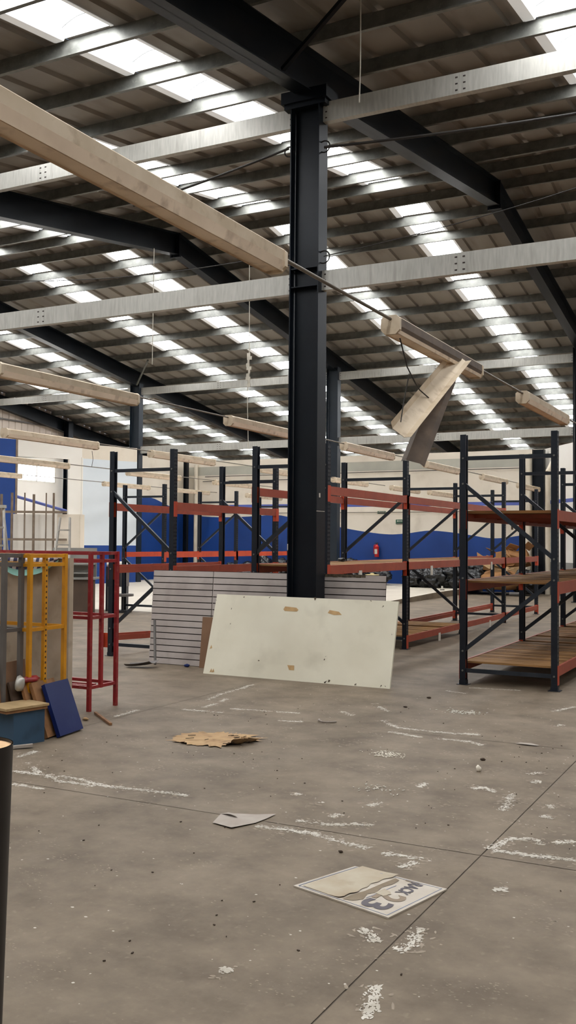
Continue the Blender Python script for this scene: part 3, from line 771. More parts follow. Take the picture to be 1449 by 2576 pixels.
# shovel
t = thing('shovel', 'grey steel shovel standing against the left slatted panel', 'shovel', (-7.28, 10.22, 0))
obj('handle', MB().tube((.09,.06,.03),(-.08,.28,.57),.017,8), ['greym'], t)
mb = MB(); n = 7
for i in range(n):
    for j in range(5):
        u = i/(n-1); v = (j-2)/2
        mb.v.append((.16-.36*u, -.06+v*.11*(1-.35*u*u)-.08*u, .012+.035*v*v+.05*(1-u)*(1-u)))
for i in range(n-1):
    for j in range(4):
        a = i*5+j; mb.f.append((a,a+5,a+6,a+1)); mb.mi.append(0); mb.sm.append(True)
obj('blade', mb, ['greym'], t)

# ------------------------------------------------------------------ left foreground: display frames and panel
def display_frame(label, m, x, y, ly, lx, top, low, midp, mid_ext=0, r=.017):
    """square-tube gondola frame; end face at x, width ly along Y, running lx towards -X"""
    t = thing('display_frame', label, 'frame', (x, y, 0), 0, 'welded display frames')
    sq = 2*r
    for px in (0, -lx):
        for py in (0, ly):
            obj('post', MB().box((px-r,py-r,0),(px+r,py+r,top)), [m], t)
        if midp: obj('post', MB().box((px-r+.001,ly*.42-r,low-r),(px+r-.001,ly*.42+r,top-.001)), [m], t)
    for z, nm in ((top-.017,'top_rail'),(top-.09,'top_rail'),(top-.62,'shelf_rail'),(low,'bottom_rail')):
        q = r-.0025
        for py in (0, ly): obj(nm, MB().box((-lx+r,py-q,z-q),(-r,py+q,z+q)), [m], t)
        for px in (0, -lx): obj(nm, MB().box((px-q+.0004,r,z-q),(px+q-.0004,ly-r,z+q)), [m], t)
    return t
fr = display_frame('red welded tube display frame with three end posts, right of the yellow one', 'red', -5.84, 7.29, .40, 1.5, 1.49, .22, True)
mb = MB()
for k in range(2): mb.box((-1.5,.1+.1*k,.2),(-.1,.13+.1*k,.225))
obj('bottom_slat', mb, ['red'], fr)
fy = display_frame('yellow welded tube display frame in front of the dirty panel', 'yellow', -5.55, 6.15, .43, 1.4, 1.48, .24, True)
mb = MB()
for k in range(26): mb.box((.0175,.43*.42-.006,.3+.045*k),(.019,.43*.42+.006,.316+.045*k))
obj('slot', mb, ['slot'], fy)
fg = display_frame('grey welded tube display frame at the left edge beside the yellow one', 'greym', -5.63, 5.94, .195, 1.0, 1.485, .22, False, 0, .018)
# dirty panel between yellow and red frames
mb = MB().box((-1.35,0,.27),(0,.03,1.44)); mb.box((-.02,.03,.27),(0,.055,1.44))
tag(obj('dirty_panel', mb, ['dirty'], None, (-5.60,6.70,0)), 'tall stained grey panel standing behind the yellow frame', 'panel', kind='thing')
# striped cloth over the panel top
mb = MB(); n, m_ = 34, 12
for i in range(n+1):
    u = i/n
    for j in range(m_+1):
        v = j/m_; sg_ = math.sin(PI*u)**.8
        x = -.72+.70*u
        if v < .5: yy, z = .34-.34*(v/.5), 1.405+.035*(v/.5)**2
        else: q = (v-.5)/.5; yy, z = -.02-.05*q*sg_, 1.44-q*(.03+.135*sg_)+.006*math.sin(14*u)*q
        mb.v.append((x, yy+.01*math.sin(11*u+3*v), z))
for i in range(n):
    for j in range(m_):
        a = i*(m_+1)+j
        mb.f.append((a,a+1,a+m_+2,a+m_+1)); mb.sm.append(True)
        mb.mi.append(1 if j >= m_-2 else (2 if (i//2+j//2) % 2 == 0 else 0))
o = tag(obj('striped_cloth', mb, ['cloth','teald','clothn'], None, (-5.66,6.66,0)), 'navy and white checked cloth with mint hem draped over the stained panel', 'cloth', kind='thing')
# leaning boards
def lean_board(name, label, m, p0, p1, h, dx, th, tilt_top=0):
    """bottom edge p0->p1 on floor, height h, top shifted by dx towards -X"""
    p0 = Vector(p0+(0,)); p1 = Vector(p1+(0,)); e = (p1-p0); up = Vector((-dx, tilt_top, h))
    n_ = e.cross(up).normalized()
    if n_.x < 0: n_ = -n_
    P = [p0, p1, p1+up, p0+up]; Q = [q-n_*th for q in P]
    zmin = min(q.z for q in P+Q); sh = Vector((0,0,-zmin+.001))
    o0 = p0.copy()
    mb = MB().add([q+sh-o0 for q in P+Q], [(0,1,2,3),(7,6,5,4),(0,4,5,1),(1,5,6,2),(2,6,7,3),(3,7,4,0)])
    return tag(obj(name, mb, [m], None, o0), label, 'board', kind='thing')
lean_board('leaning_board', 'glossy dark blue board leaning by the pile of brown boards', 'bluebd', (-5.25,6.20), (-5.31,6.56), .40, .20, .035, .03)
lean_board('leaning_board', 'brown particle board leaning just behind the blue board', 'wood', (-5.31,6.12), (-5.37,6.46), .42, .20, .03, .02)
lean_board('leaning_board', 'second brown particle board in the leaning pile', 'wood', (-5.37,6.06), (-5.43,6.38), .43, .19, .025, .02)
lean_board('leaning_board', 'dark brown board behind the two particle boards in the pile', 'brownbox', (-5.45,5.98), (-5.5,6.3), .44, .17, .02, .02)
lean_board('leaning_board', 'short brown board with dark blotch deep in the leaning pile', 'wood', (-5.53,5.9), (-5.58,6.22), .47, .15, .03, .0)
lean_board('leaning_board', 'flat brown hardboard standing tallest at the back of the pile', 'hard', (-5.60,5.93), (-5.66,6.30), .60, .05, .012, -.02)
lean_board('leaning_board', 'upright brown board at the left edge of the pile', 'wood', (-5.62,5.78), (-5.66,5.93), .53, .08, .03, 0)
def lump(name, label, cat, loc, size, m, seed, rough=.35, kind='thing', n=2, group=None, sub=3):
    import bmesh
    if m == 'bag' and sub == 3: sub = 5
    bm = bmesh.new(); bmesh.ops.create_icosphere(bm, subdivisions=sub, radius=1)
    for v in bm.verts:
        d = 1+rough*noise.noise(v.co*1.6+Vector((seed*3.1,seed,0)))+rough*.5*noise.noise(v.co*4.3+Vector((seed,0,seed)))
        if m == 'bag': d += .10*abs(noise.noise(v.co*8.5+Vector((0,seed,0))))-.05*abs(noise.noise(v.co*15))
        v.co = Vector((v.co.x*size[0]*d, v.co.y*size[1]*d, v.co.z*size[2]*d))
    zmin = min(v.co.z for v in bm.verts)
    for v in bm.verts: v.co.z = max(v.co.z-zmin*.75, 0)
    me = bpy.data.meshes.new(name); bm.to_mesh(me); bm.free()
    me.materials.append(M[m]); 
    for p in me.polygons: p.use_smooth = True
    o = obj(name, me, None, None, loc)
    return tag(o, label, cat, group, kind)
t = thing('plastic_wrapping', 'crumpled clear and red plastic wrapping on top of the board pile', 'wrapping', (-5.56, 6.08, .40))
o = lump('wrapper', '', '', (0,.10,.03), (.05,.11,.03), 'red', 17, .4, sub=2); o.parent = t
for k_ in ('label','category','kind'): del o[k_]
o = lump('film', '', '', (.02,-.04,-.02), (.03,.05,.07), 'alu', 19, .5, sub=2); o.parent = t
for k_ in ('label','category','kind'): del o[k_]
# blue box with plywood top
t = thing('blue_box', 'small faded blue wooden box with a plywood top, lower left', 'box', (-5.345, 5.765, 0), math.radians(-12))
obj('body', MB().box((-.2,0,0),(0,.29,.27)), ['bluebox'], t)
obj('plywood_top', MB().box((-.26,-.09,.285),(.03,.31,.303)), ['woodtop'], t)
obj('under_board', MB().box((-.25,-.08,.262),(.022,.30,.285)), ['wood'], t)
mb = MB().bar((0,0,0),(.14,.13,.012),.035,.02)
tag(obj('wood_splinter', mb, ['paper'], None, (-5.33,5.68,.012)), 'pale splintered strip on the floor under the blue box', 'scrap', kind='thing')
# black tube
t = thing('black_tube', 'black tube with a tan fibre cap standing at the left edge', 'tube', (-2.187, 2.205, 0))
n_ = MB(); n_.tube((-.03,-.0,0),(0,0,.985),.105,40,.105, cap=False); n_.tube((-.03,0,0),(0,0,.985),.101,40,.101,cap=False)
obj('wall', n_, ['tube'], t)
obj('cap', MB().tube((0,0,.95),(0,0,.975),.1015,40), ['cap'], t)

# ------------------------------------------------------------------ the sign on the floor
c1, c2, c3, c4 = Vector((-2.068,4.085,0)), Vector((-1.925,4.472,0)), Vector((-1.425,4.383,0)), Vector((-1.536,3.93,0))
t = thing('rack_sign', 'dirty peeling sign lettered RACK 23 lying on the concrete floor', 'sign', c1)
U = c2-c1; V = c4-c1
def sp(a, b, z):   # a: along c1->c2 side, b: along c1->c4 side
    p = (1-a)*(1-b)*c1+a*(1-b)*c2+a*b*c3+(1-a)*b*c4
    return (p.x-c1.x, p.y-c1.y, z)
mb = MB().add([sp(0,0,.012),sp(1,0,.012),sp(1,1,.014),sp(0,1,.014),sp(0,0,.001),sp(1,0,.001),sp(1,1,.001),sp(0,1,.001)], [(3,2,1,0),(4,5,6,7),(0,1,5,4),(1,2,6,5),(2,3,7,6),(3,0,4,7)])
t.scale = (1,1,.55)
obj('plate', mb, ['signw'], t)
def spatch(name, pts, m, z=.0150):
    mb = MB().add([sp(a,b,z+.002*b) for a,b in pts], [tuple(reversed(range(len(pts))))])
    return obj(name, mb, [m], t)
mb = MB()
def sline(a0,b0,a1,b1,w):
    da, db = a1-a0, b1-b0; l = math.hypot(da,db); na, nb = -db/l*w, da/l*w
    mb.add([sp(a0+na,b0+nb,.0152),sp(a1+na,b1+nb,.0152),sp(a1-na,b1-nb,.0152),sp(a0-na,b0-nb,.0152)], [(0,1,2,3)])
e = .035
sline(e,e,1-e,e,.004); sline(e,e,e,1-e,.004); sline(1-e,e,1-e,1-e,.004); sline(e,1-e,1-e,1-e,.004); sline(.25,.62,.75,.62,.004)
obj('border_line', mb, ['signb'], t)
# peeled sheet over the far half, curled at its edge
mb = MB(); n = 18
for i in range(n+1):
    a = .06+.98*i/n
    for j in range(7):
        b = .06+(.40+.012*math.sin(i*1.7)+.02*math.sin(i*.4))*j/6
        x, y, z = sp(a, b, .016+(.008*max(0,(j-4)/2)**2)*(.6+.4*math.sin(i*.35+1))+.0012*math.sin(i*.8+j))
        mb.v.append((x,y,z))
for i in range(n):
    for j in range(6):
        q = i*7+j; mb.f.append((q,q+1,q+8,q+7)); mb.mi.append(0); mb.sm.append(True)
o = obj('peeling_sheet', mb, ['signp'], t); o['label'] = 'stained loose sheet curling off the sign'
rnd = random.Random(9)
pts = [(.06,.50),(.2,.49),(.4,.51),(.7,.50),(.93,.5),(.9,.56),(.75,.58),(.6,.56),(.45,.6),(.35,.57),(.2,.62),(.1,.58)]
spatch('dirt_band', pts, 'signd', .0152)
spatch('dirt_patch', [(.93,.60),(.955,.60),(.95,.76),(.93,.72)], 'signd', .0152)
spatch('dirt_patch', [(.1,.64),(.16,.62),(.2,.78),(.13,.9),(.09,.8)], 'inkb', .0149) if False else None
def letters(body, size, origin, xdir, ydir, z, m, nm):
    cu = bpy.data.curves.new('lettering', 'FONT'); cu.body = body; cu.size = 1; cu.resolution_u = 4; cu.offset = .03
    o = bpy.data.objects.new('lettering', cu); C.objects.link(o)
    dg = bpy.context.evaluated_depsgraph_get(); dg.update()
    me = bpy.data.meshes.new_from_object(o.evaluated_get(dg)); bpy.data.objects.remove(o); bpy.data.curves.remove(cu)
    xs_ = [v.co.x for v in me.vertices]; ys_ = [v.co.y for v in me.vertices]
    w0, w1, h0, h1 = min(xs_), max(xs_), min(ys_), max(ys_)
    xd, yd = Vector(xdir), Vector(ydir)
    for v in me.vertices:
        p = Vector(origin)+xd*((v.co.x-w0)/(w1-w0))+yd*((v.co.y-h0)/(h1-h0)); v.co = (p.x,p.y,z)
    me.materials.clear(); me.materials.append(M[m])
    return obj(nm, me, None, t)
def rel(x, y): return (x-c1.x, y-c1.y, 0)
letters('RACK', 1, rel(-1.600,4.385), (-.022,-.165,0), (.066,-.014,0), .0168, 'ink', 'lettering')
letters('3', 1, rel(-1.700,4.105), (-.016,-.095,0), (.140,-.024,0), .0168, 'ink', 'lettering')
letters('2', 1, rel(-1.678,4.212), (-.016,-.095,0), (.140,-.022,0), .0168, 'inkb', 'lettering')
spatch('dirt_patch', [(.42,.60),(.58,.60),(.55,.68),(.5,.72),(.40,.70)], 'signp', .0172)

# ------------------------------------------------------------------ things lying on the floor
def flakes(lines, seed):
    rnd = random.Random(seed); mb = MB()
    def flake(x, y, s, ang, el, mi=0):
        n = rnd.randint(5, 8); P = []
        for q in range(n):
            t = 2*PI*q/n; r_ = s*rnd.uniform(.45, 1.0)
            u, v = r_*el*math.cos(t), r_*math.sin(t)
            P.append((x+u*math.cos(ang)-v*math.sin(ang), y+u*math.sin(ang)+v*math.cos(ang), .0012+rnd.random()*.0006-mi*.0006))
        mb.add(P, [tuple(range(n))], mi)
    for ln in lines:
        wob = rnd.uniform(0, 9)
        for (ax, ay), (bx, by) in zip(ln[:-1], ln[1:]):
            L = math.hypot(bx-ax, by-ay); ang = math.atan2(by-ay, bx-ax); n = int(L*620)+24
            for k in range(n):
                t = rnd.random(); s = t*L
                dens = noise.noise(Vector((ax*2+wob, ay*2, s*5)))
                if dens < -.45 or rnd.random() > .35+.9*(dens+.45): continue
                off = rnd.gauss(0, .014)+.02*noise.noise(Vector((s*4+wob, ax, 3)))
                flake(ax+(bx-ax)*t-math.sin(ang)*off, ay+(by-ay)*t+math.cos(ang)*off, rnd.uniform(.002,.007)*(1.7 if rnd.random() < .12 else 1), ang+rnd.gauss(0,.5), rnd.uniform(1,3.0))
            for k in range(int(L*90)+6):
                t = rnd.random(); off = rnd.gauss(0, .045)
                flake(ax+(bx-ax)*t-math.sin(ang)*off, ay+(by-ay)*t+math.cos(ang)*off, rnd.uniform(.003,.012), ang+rnd.gauss(0,.6), rnd.uniform(1,3.5), 1)
    return mb
PAINT = [[(-5.08,5.51),(-5.09,5.74)],[(-4.89,5.42),(-4.59,5.22),(-4.25,5.22),(-4.03,5.15),(-3.79,5.17),(-3.59,5.19),(-3.38,5.2)],[(-4.8,5.17),(-4.53,5.19),(-4.29,5.1),(-4.04,5.12)],[(-4.55,4.9),(-4.28,4.9)],[(-5.48,7.19),(-5.49,7.6)],[(-5.15,7.82),(-4.73,7.86)],[(-5.04,8.01),(-5.05,8.27),(-5.11,8.57)],[(-4.78,8.08),(-4.46,8.14),(-4.09,8.18)],[(-4.09,7.76),(-3.88,7.82)],[(-3.29,8.24),(-3.05,7.99),(-2.75,7.96),(-2.51,7.98),(-2.34,8.03)],[(-3.04,7.78),(-2.72,7.68)],[(-2.63,7.7),(-2.33,7.72),(-2.19,7.63)],[(-2.54,5.04),(-2.29,5.08),(-2.22,5.14),(-2.11,5.17)],[(-2.4,5.21),(-2.39,5.29)],[(-2.69,4.85),(-2.51,4.87),(-2.34,4.88),(-2.18,4.82),(-1.98,4.79)],[(-1.89,4.74),(-1.76,4.75),(-1.68,4.76),(-1.63,4.75)],[(-1.72,4.57),(-1.68,4.69)],[(-1.42,5.07),(-1.36,5.3),(-1.26,5.36),(-1.19,5.28)],[(-1.15,5.34),(-1.05,5.42)],[(-1.4,5.06),(-1.24,5.07),(-.98,5.1)],[(-1.59,3.79),(-1.5,3.68)],[(-1.38,3.91),(-1.36,3.71),(-1.38,3.64)],[(-1.29,3.09),(-1.35,3.33)],[(-1.86,6.25),(-1.82,6.33),(-1.71,6.24)],[(-1.55,5.83),(-1.61,6.27)],[(-5.35,9.57),(-5.32,8.84),(-5.23,8.3)],[(-3.19,10.57),(-2.64,10.65)],[(-2.65,5.45),(-2.57,5.45)],[(-2.29,5.54),(-2.24,5.65)],[(-2.82,5.54),(-2.8,5.6)],[(-2.19,6.12),(-2.18,6.25)],[(-1.32,5.84),(-1.25,5.8)],[(-1.34,6.1),(-1.29,6.02)],[(-1.57,6.61),(-1.52,6.68)],[(-1.91,3.17),(-1.87,3.17)],[(-1.24,4.51),(-1.18,4.52)],[(-1.64,6.83),(-1.58,6.94)],[(-2.47,8.02),(-2.33,8.0)],[(-2.05,9.48),(-1.9,9.87)],[(-1.87,8.66),(-1.82,8.84)],[(-3.79,8.47),(-3.61,8.34)],[(-3.35,10.21),(-3.1,10.13)],[(-3.7,9.05),(-3.41,8.69)]]
mb = flakes(PAINT, 5)
rnd = random.Random(77)
for k in range(240):      # faint scuffs
    x = rnd.uniform(-5.2, -.7); yv = rnd.uniform(2.0, 10); a0 = rnd.uniform(-.5,.5)
    for q in range(rnd.randint(3, 26)):
        px, py = x+rnd.gauss(0,.06), yv+rnd.gauss(0,.05); s_ = rnd.uniform(.0012,.0055)*min(1.2,yv/5)
        mb.add([(px+s_*2*math.cos(w*1.05+a0)*rnd.uniform(.6,1.4), py+s_*math.sin(w*1.05), .0008) for w in range(6)], [(0,1,2,3,4,5)], 1)
for k in range(420):      # stray specks
    x = rnd.uniform(-5.2, -.8); yv = rnd.uniform(2.2, 10); s = rnd.uniform(.002, .007)
    mb.add([(x+s*math.cos(q*1.05)*rnd.uniform(.6,1.6), yv+s*math.sin(q*1.05), .0012) for q in range(6)], [(0,1,2,3,4,5)])
tag(obj('paint_flakes', mb, ['chalk','chalkfaint']), 'scuffed white paint traces and outlines on the grey concrete floor', 'paint traces', kind='stuff')
# cardboard mat
mb = MB(); rnd = random.Random(12); nr, na = 12, 110
cx, cy = -4.14, 6.77
edge = [1+.11*rnd.uniform(-1,1)+.16*noise.noise(Vector((q*.35,2,0)))+(.12 if rnd.random() < .1 else 0)-(.14 if rnd.random() < .12 else 0) for q in range(na)]
for i in range(nr+1):
    u = i/nr
    for k in range(na):
        t = 2*PI*k/na; e_ = 1+(edge[k]-1)*u**3
        x = .35*u*e_*math.cos(t); y = .27*u*e_*math.sin(t)
        z = .006+.010*abs(noise.noise(Vector((x*9,y*9,1))))+ (.03*max(0,noise.noise(Vector((math.cos(t)*2.2,math.sin(t)*2.2,4))))*u**4)+.012*(1-u)*abs(noise.noise(Vector((x*22,y*22,2))))
        if u > .85 and -1.25 < t-2*PI < -.1: z += .05*(u-.85)/.15*math.sin((t-2*PI+1.25)/1.15*PI)
        a = .35; mb.v.append((x*math.cos(a)-y*math.sin(a), x*math.sin(a)+y*math.cos(a), z))
for i in range(nr):
    for k in range(na):
        a = i*na+k; b = i*na+(k+1) % na
        mb.f.append((a, a+na, b+na, b)); mb.mi.append(0); mb.sm.append(True)
o = tag(obj('cardboard_mat', mb, ['card'], None, (cx,cy,0)), 'ragged flattened brown cardboard lying on the floor', 'cardboard', kind='thing')
mb = MB(); rnd = random.Random(31)
for k in range(14):
    t = rnd.uniform(0, 2*PI); r_ = rnd.uniform(.5,1.0); x, y = .34*r_*math.cos(t), .2*r_*math.sin(t); a = rnd.uniform(-.2,.3); l = rnd.uniform(.02,.07)
    mb.bar((x,y,.018),(x+l*math.cos(a),y+l*math.sin(a),.026),.008,.004)
obj('torn_flap', mb, ['leaf'], o)
# paper sheet
c_ = (-2.84, 4.9)
pp = [(-2.929,4.769),(-2.975,4.935),(-2.90,4.99),(-2.80,5.03),(-2.697,5.099),(-2.70,5.0),(-2.715,4.88),(-2.782,4.728)]
mb = MB(); top = [(x-c_[0], y-c_[1], .006+.012*abs(noise.noise(Vector((x*30,y*30,0))))) for x, y in pp]
ctr = (0,.01,.014); n = len(pp)
mb.add(top+[ctr], [(k,(k+1) % n,n) for k in range(n)])
o = tag(obj('paper_sheet', mb, ['paper'], None, (c_[0],c_[1],0)), 'crumpled grey sheet of paper lying flat on the floor', 'paper', kind='thing')
mb = MB().add([(-.13,.03,.012),(-.05,.0,.028),(.0,-.01,.02),(-.03,.035,.022),(-.1,.06,.016)], [(0,1,2,3,4)])
obj('fold', mb, ['paper'], o)
def bit(name, label, cat, x, y, size, m, seed): return lump(name, label, cat, (x,y,0), tuple(v*.7 for v in size), m, seed, .45, sub=2)
bit('white_stone', 'small white rubble chip standing on the right of the floor', 'rubble', -1.965, 6.74, (.028,.022,.034), 'stone', 3)
bit('dark_scrap', 'small dark crumpled scrap near the white rubble chip', 'scrap', -2.04, 7.1, (.03,.02,.014), 'leaf', 5)
bit('dark_scrap', 'dark scrap on the floor beyond the lettered sign', 'scrap', -2.08, 4.647, (.018,.012,.010), 'leaf', 6)
bit('dark_scrap', 'tiny dark scrap near the white board right corner', 'scrap', -3.33, 9.63, (.035,.02,.014), 'leaf', 8)
bit('dark_scrap', 'flat black scrap in front of the near right rack', 'scrap', -3.35, 8.99, (.03,.02,.012), 'leaf', 9)
bit('leaf_litter', 'dry brown leaf litter beside the leaning blue board', 'leaf', -5.58, 6.92, (.05,.03,.02), 'card', 4)
bit('blue_wrapper', 'crushed shiny blue wrapper at the foot of the slatted panel', 'wrapper', -6.83, 10.46, (.06,.035,.035), 'bluebd', 2)
mb = MB().bar((0,0,.012),(.47,-.38,.012),.022,.02)
tag(obj('stick', mb, ['wood'], None, (-5.71,7.22,0)), 'thin brown wooden stick on the floor near the red frame', 'stick', kind='thing')
mb = MB().add([(-.09,.0,.006),(-.02,-.02,.012),(.07,-.01,.008),(.1,.02,.006),(.03,.035,.014),(-.05,.03,.012)], [(0,1,2,3,4,5)])
tag(obj('torn_paper', mb, ['paper'], None, (-1.888,7.80,0)), 'torn pale paper scrap lying on the floor joint at right', 'paper', kind='thing')
def shreds(x, y, sx, sy, n, m, label, seed):
    rnd = random.Random(seed); mb = MB()
    for k in range(n):
        px, py = rnd.gauss(0,sx), rnd.gauss(0,sy); a = rnd.uniform(0,PI); l = rnd.uniform(.008,.02)
        mb.bar((px,py,.003),(px+l*math.cos(a),py+l*math.sin(a),.004),.007,.004)
    return tag(obj('shreds', mb, [m], None, (x,y,0)), label, 'shreds', kind='stuff')
shreds(-2.74,6.93,.075,.05,110,'stone','patch of pale crumbs on the floor in the middle right',1)
shreds(-2.77,9.01,.09,.06,100,'tag','patch of white paper shreds in front of the near right rack',2)
shreds(-2.4,5.95,.08,.05,40,'chalk','scattered white plaster crumbs near the middle of the floor',3)
mb = MB().path([(-.08,.06,.008),(-.05,-.02,.02),(0,-.05,.012),(.06,-.03,.012),(.1,.03,.01)], .008, 5)
tag(obj('strap_scrap', mb, ['paper'], None, (-3.70,7.90,0)), 'curled strap end lying on the floor joint in the middle', 'strap', kind='thing')
rnd = random.Random(21); mb = MB()
for k in range(150):
    x = rnd.uniform(-5,-.8); yv = rnd.uniform(2,9); s = rnd.uniform(.002,.006); a = rnd.uniform(0,PI)
    mb.bar((x,yv,.003),(x+s*2*math.cos(a),yv+s*2*math.sin(a),.003),s,.004)
tag(obj('floor_specks', mb, ['leaf']), 'tiny dark specks of dirt scattered over the concrete floor', 'dirt', kind='stuff')

# ------------------------------------------------------------------ far clutter
rnd = random.Random(3)
BAGS = [(-20.3,.60),(-19.5,.66),(-18.8,.78),(-18.1,.74),(-17.4,.80),(-16.7,.7),(-15.9,.72),(-15.2,.80),(-14.5,.62),(-13.9,.55),(-12.4,.62),(-11.7,.74),(-11.0,.84),(-10.4,.78),(-9.8,.74),(-9.3,.66)]
for k, (x, h) in enumerate(BAGS):
    lump('garbage_bag', 'shiny black garbage bag in the heap along the blue back wall', 'bag', (x*KS, 30.65+rnd.uniform(-.22,.22), .17), (.47,.45,h*.56), 'bag', k+2, .32, group='black garbage bags along the back wall')
for k, (x, h, y) in enumerate([(-12.0,.52,33.25),(-11.3,.6,33.2),(-10.6,.62,33.3),(-9.95,.55,33.35),(-14.2,.3,33.4),(-17.9,.5,33.4),(-19.0,.5,33.5)]):
    lump('garbage_bag', 'shiny black garbage bag in the front of the heap by the back wall', 'bag', (x*KS, y*KS, .17), (.43,.38,h*.56), 'bag', k+40, .34, group='black garbage bags in front of the heap')
def carton(x, y, z, w_, d_, h_, rx, rz, label, m='card2'):
    t = thing('crushed_carton', label, 'cardboard', (x*KS,y*KS,1.6+(z-1.6)*KS), rz, 'cardboard heap in the far right corner')
    o = obj('box', MB().box((0,0,0),(w_,d_,h_)), [m], t); o.rotation_euler = (rx, rx*.6, 0)
    for mbf in (MB().bar((0,0,h_),(-.25,-.05,h_+.12),d_,.012), MB().bar((w_,0,h_),(w_+.2,-.05,h_+.1),d_,.012)):
        o = obj('flap', mbf, [m], t); o.rotation_euler = (rx, rx*.6, 0)
carton(-9.75,33.9,.66,.75,.4,.35,.35,.2,'crushed brown carton at the left end of the cardboard heap')
carton(-9.35,34.1,.80,.55,.4,.45,-.3,-.3,'brown carton topmost on the cardboard heap')
carton(-8.95,33.8,.86,.45,.4,.38,.5,.5,'brown carton with open flaps at the right of the cardboard heap')
carton(-8.6,34.0,.88,.4,.4,.42,-.45,.1,'brown carton at the right end of the cardboard heap')
carton(-9.3,33.3,.32,.5,.3,.42,.3,-.2,'pale carton standing on the lower part of the heap','card')
carton(-8.9,33.2,.40,.6,.3,.3,-.2,.3,'pale brown carton below the open one in the heap','card')
lump('cardboard_heap', 'heap of flattened orange brown cardboard under the cartons', 'cardboard', (-8.0,29.86,.17), (.76,.54,.36), 'card2', 61, .3)
lump('garbage_bag', 'small black bag with grey plastic at the far right corner', 'bag', (-7.33,29.95,.05), (.4,.36,.38), 'bag', 71, .35)
t = thing('bucket', 'cream plastic canister standing in front of the black bags', 'canister', (-11.93, 28.97, .172))
obj('body', MB().box((-.18,-.14,0),(.18,.14,.40)), ['bucket'], t); obj('lid', MB().tube((0,0,.40),(0,0,.44),.06,12), ['bucket'], t)
tag(obj('white_packet', MB().box((-.2,-.05,.0),(.2,.05,.33)), ['tag'], None, (-12.43,28.97,.172)), 'white packet standing left of the cream canister', 'packet', kind='thing')
for k, (x, y) in enumerate([(-7.6,29.3),(-9.35,28.2)]):
    t = thing('floor_bottle', ['small bottle lying on the floor behind the near right rack','small bottle standing on the pale tiles near the black bags'][k], 'bottle', (x,y,0))
    obj('body', MB().tube((0,0,.07),(.3,0,.07),.06,10) if k == 0 else MB().tube((0,0,0),(0,0,.2),.07,10), ['greym'], t)
    obj('neck', MB().tube((.3,0,.07),(.36,0,.1),.03,8) if k == 0 else MB().tube((0,0,.2),(0,0,.3),.03,8), ['tag'], t)
# odds and ends on the deck at the left of the long rack
lump('plastic_scrap', 'crumpled black and white plastic on the long rack middle deck', 'scrap', (-6.1,13.6,1.30), (.06,.05,.03), 'bag', 88, .45)
# desk clutter at far left
t = thing('office_desk', 'grey and brown office desk unit at the far left', 'desk', (-13.9, 16.7, 0), math.radians(22))
obj('side_panel', MB().box((.02,0,0),(.52,.03,.74)), ['brownbox'], t)
obj('cabinet', MB().box((-.5,0,.02),(.0,.5,.72)), ['black'], t)
obj('desk_top', MB().box((-.6,-.06,.74),(.5,.6,.78)), ['greybox'], t)
obj('shelf', MB().box((-.6,.1,.86),(.3,.5,.89)).box((-.6,.3,.78),(.3,.33,1.05)), ['greybox'], t)
obj('upper_shelf', MB().box((-.6,.05,1.05),(.38,.5,1.08)), ['greybox'], t)
obj('partition', MB().box((-.6,.5,.75),(.4,.54,1.42)), ['greybox'], t)
t = thing('filing_unit', 'dark grey upright unit right of the desk with a white roll on top', 'cabinet', (-13.75, 17.7, 0), math.radians(22))
obj('body', MB().box((0,0,.55),(.42,.4,1.0)), ['dark'], t); obj('side', MB().box((.34,-.01,.55),(.43,.41,1.0)), ['greym'], t); obj('legs', MB().box((0,0,0),(.04,.4,.55)).box((.38,0,0),(.42,.4,.55)), ['dark'], t)
tag(obj('white_roll', MB().tube((0,0,.06),(.42,.16,.06),.06,14), ['white'], None, (-13.75,17.75,1.0)), 'white paper roll lying on the dark upright unit', 'roll', kind='thing')
t = thing('stool', 'low grey round stool beside the left rack upright', 'stool', (-13.2, 17.6, 0))
obj('seat', MB().tube((0,0,.36),(0,0,.41),.24,20), ['greym'], t); obj('stem', MB().tube((0,0,.05),(0,0,.36),.03,8), ['black'], t)
obj('foot', MB().tube((0,0,0),(0,0,.05),.2,12), ['black'], t)
# aluminium step ladders
def ladder(label, base, rotz, H_, w0, w1, spread, open_=True):
    t = thing('step_ladder', label, 'ladder', base, rotz, None)
    for s in (-1, 1):
        obj('side_rail', MB().bar((s*w1/2,0,0),(s*w0/2,spread*.5,H_),.03,.075,(0,1,0)), ['alu'], t)
        if open_: obj('rear_leg', MB().bar((s*w1*.46,spread,0),(s*w0*.46,spread*.55,H_-.05),.025,.05,(0,1,0)), ['alu'], t)
    n = int(H_/.3)
    for k in range(1, n+1):
        z = k*.3; u = z/H_
        if z > H_-.12: continue
        w_ = w1+(w0-w1)*u
        obj('step', MB().box((-w_/2,spread*.5*u-.05,z-.02),(w_/2,spread*.5*u+.05,z+.01)), ['alu'], t)
    if open_: obj('top_cap', MB().box((-w0/2-.03,spread*.5-.1,H_),(w0/2+.03,spread*.5+.08,H_+.05)), ['alu'], t)
    return t
l1 = ladder('aluminium step ladder with a yellow sticker at the left edge', (-11.58, 11.85, 0), math.radians(32), 2.12, .28, .62, .9)
o = obj('sticker', MB().box((-.255,.1,1.18),(-.24,.17,1.55)), ['ladyel'], l1); o['label'] = 'yellow sticker'
ladder('second aluminium ladder leaning by the pale boards, right of the first', (-13.0, 15.2, 0), math.radians(24), 2.05, .20, .46, .9, False)
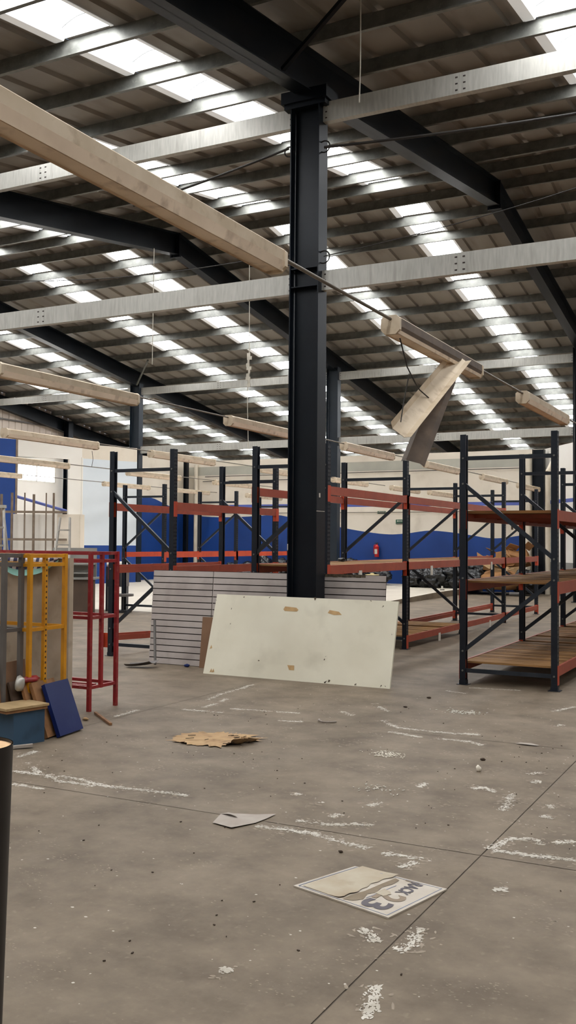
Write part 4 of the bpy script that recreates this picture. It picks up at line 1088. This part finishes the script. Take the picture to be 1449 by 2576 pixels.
# steel bar rack with pale sheets
t = thing('bar_rack', 'rusty steel rack with tall thin uprights holding pale sheets', 'rack', (-18.7, 19.58, 0), math.atan2(20.226-19.595, 1.222))
for k, (d, r_) in enumerate([(0,.035),(.28,.035),(.62,.02),(.86,.035),(1.19,.018),(1.39,.03)]):
    obj('upright', MB().tube((d,0,0),(d,0,2.84 if k % 3 else 2.80),r_,8), ['steelrust'], t)
for z in (2.33, 1.6): obj('rail', MB().box((-.02,-.03,z-.03),(1.75,.02,z+.03)), ['steelrust'], t)
for z in (.5,): obj('rail', MB().box((-.02,-.03,z-.03),(1.75,.02,z+.03)), ['steelrust'], t)
tag(obj('pale_sheet', MB().box((.2,.12,.0),(1.3,.15,2.28)), ['white'], None, (-18.7,19.7,0), (0,0,math.atan2(.631,1.222))), 'large pale sheet standing in the rusty bar rack', 'sheet', kind='thing')
t = thing('white_cabinet', 'plain white cabinet beside the bar rack at the far left', 'cabinet', (-17.45, 20.35, 0), math.radians(27))
obj('body', MB().box((0,0,0),(.62,.5,2.28)), ['cream'], t); obj('door', MB().box((.02,-.02,.06),(.6,0,2.24)), ['cream'], t)
mb = MB().tube((-22.5,24.15,3.01),(-22.5,26.7,2.60),.05,8)
tag(obj('blue_pole', mb, ['blueline']), 'slanting faded blue pole in the recess below the left window', 'pole', kind='thing')
tag(obj('grey_slab', MB().box((0,0,0),(1.0,.4,.12)), ['greym'], None, (-19.8,29.4,.172), (0,0,.5)), 'low grey slab on the floor by the left wave wall', 'slab', kind='thing')

# ------------------------------------------------------------------ world, camera
wd = bpy.data.worlds.new('World'); bpy.context.scene.world = wd; wd.use_nodes = True
nt = wd.node_tree; bg = nt.nodes['Background']
st = nt.nodes.new('ShaderNodeTexSky'); st.sky_type = 'NISHITA'; st.sun_elevation = math.radians(50); st.sun_disc = False; st.sun_rotation = 1.0
nt.links.new(st.outputs[0], bg.inputs['Color']); bg.inputs['Strength'].default_value = .3

Fpx, pitch, roll, yaw = 2458.04, .0301040699, .00784391603, .476965365
fw = Vector((-math.sin(yaw)*math.cos(pitch), math.cos(yaw)*math.cos(pitch), math.sin(pitch)))
rt = Vector((math.cos(yaw), math.sin(yaw), 0)); up = rt.cross(fw)
r2_ = rt*math.cos(roll)+up*math.sin(roll); u2_ = up*math.cos(roll)-rt*math.sin(roll)
cam = bpy.data.cameras.new('Camera'); co = bpy.data.objects.new('Camera', cam); C.objects.link(co)
mw = Matrix(((r2_.x,u2_.x,-fw.x,0),(r2_.y,u2_.y,-fw.y,0),(r2_.z,u2_.z,-fw.z,1.6),(0,0,0,1)))
co.matrix_world = mw
cam.sensor_fit = 'VERTICAL'; cam.sensor_height = 36; cam.lens = Fpx/2576*36
cam.clip_start = .05; cam.clip_end = 200
sc = bpy.context.scene; sc.camera = co
sc.view_settings.view_transform = 'Standard'; sc.view_settings.look = 'None'
sc.view_settings.gamma = 1; sc.view_settings.use_curve_mapping = False
sc.view_settings.exposure = 0.0
sc.cycles.max_bounces = 8; sc.cycles.diffuse_bounces = 5; sc.cycles.adaptive_threshold = .02; sc.cycles.use_denoising = True
sc.cycles.sample_clamp_indirect = 6
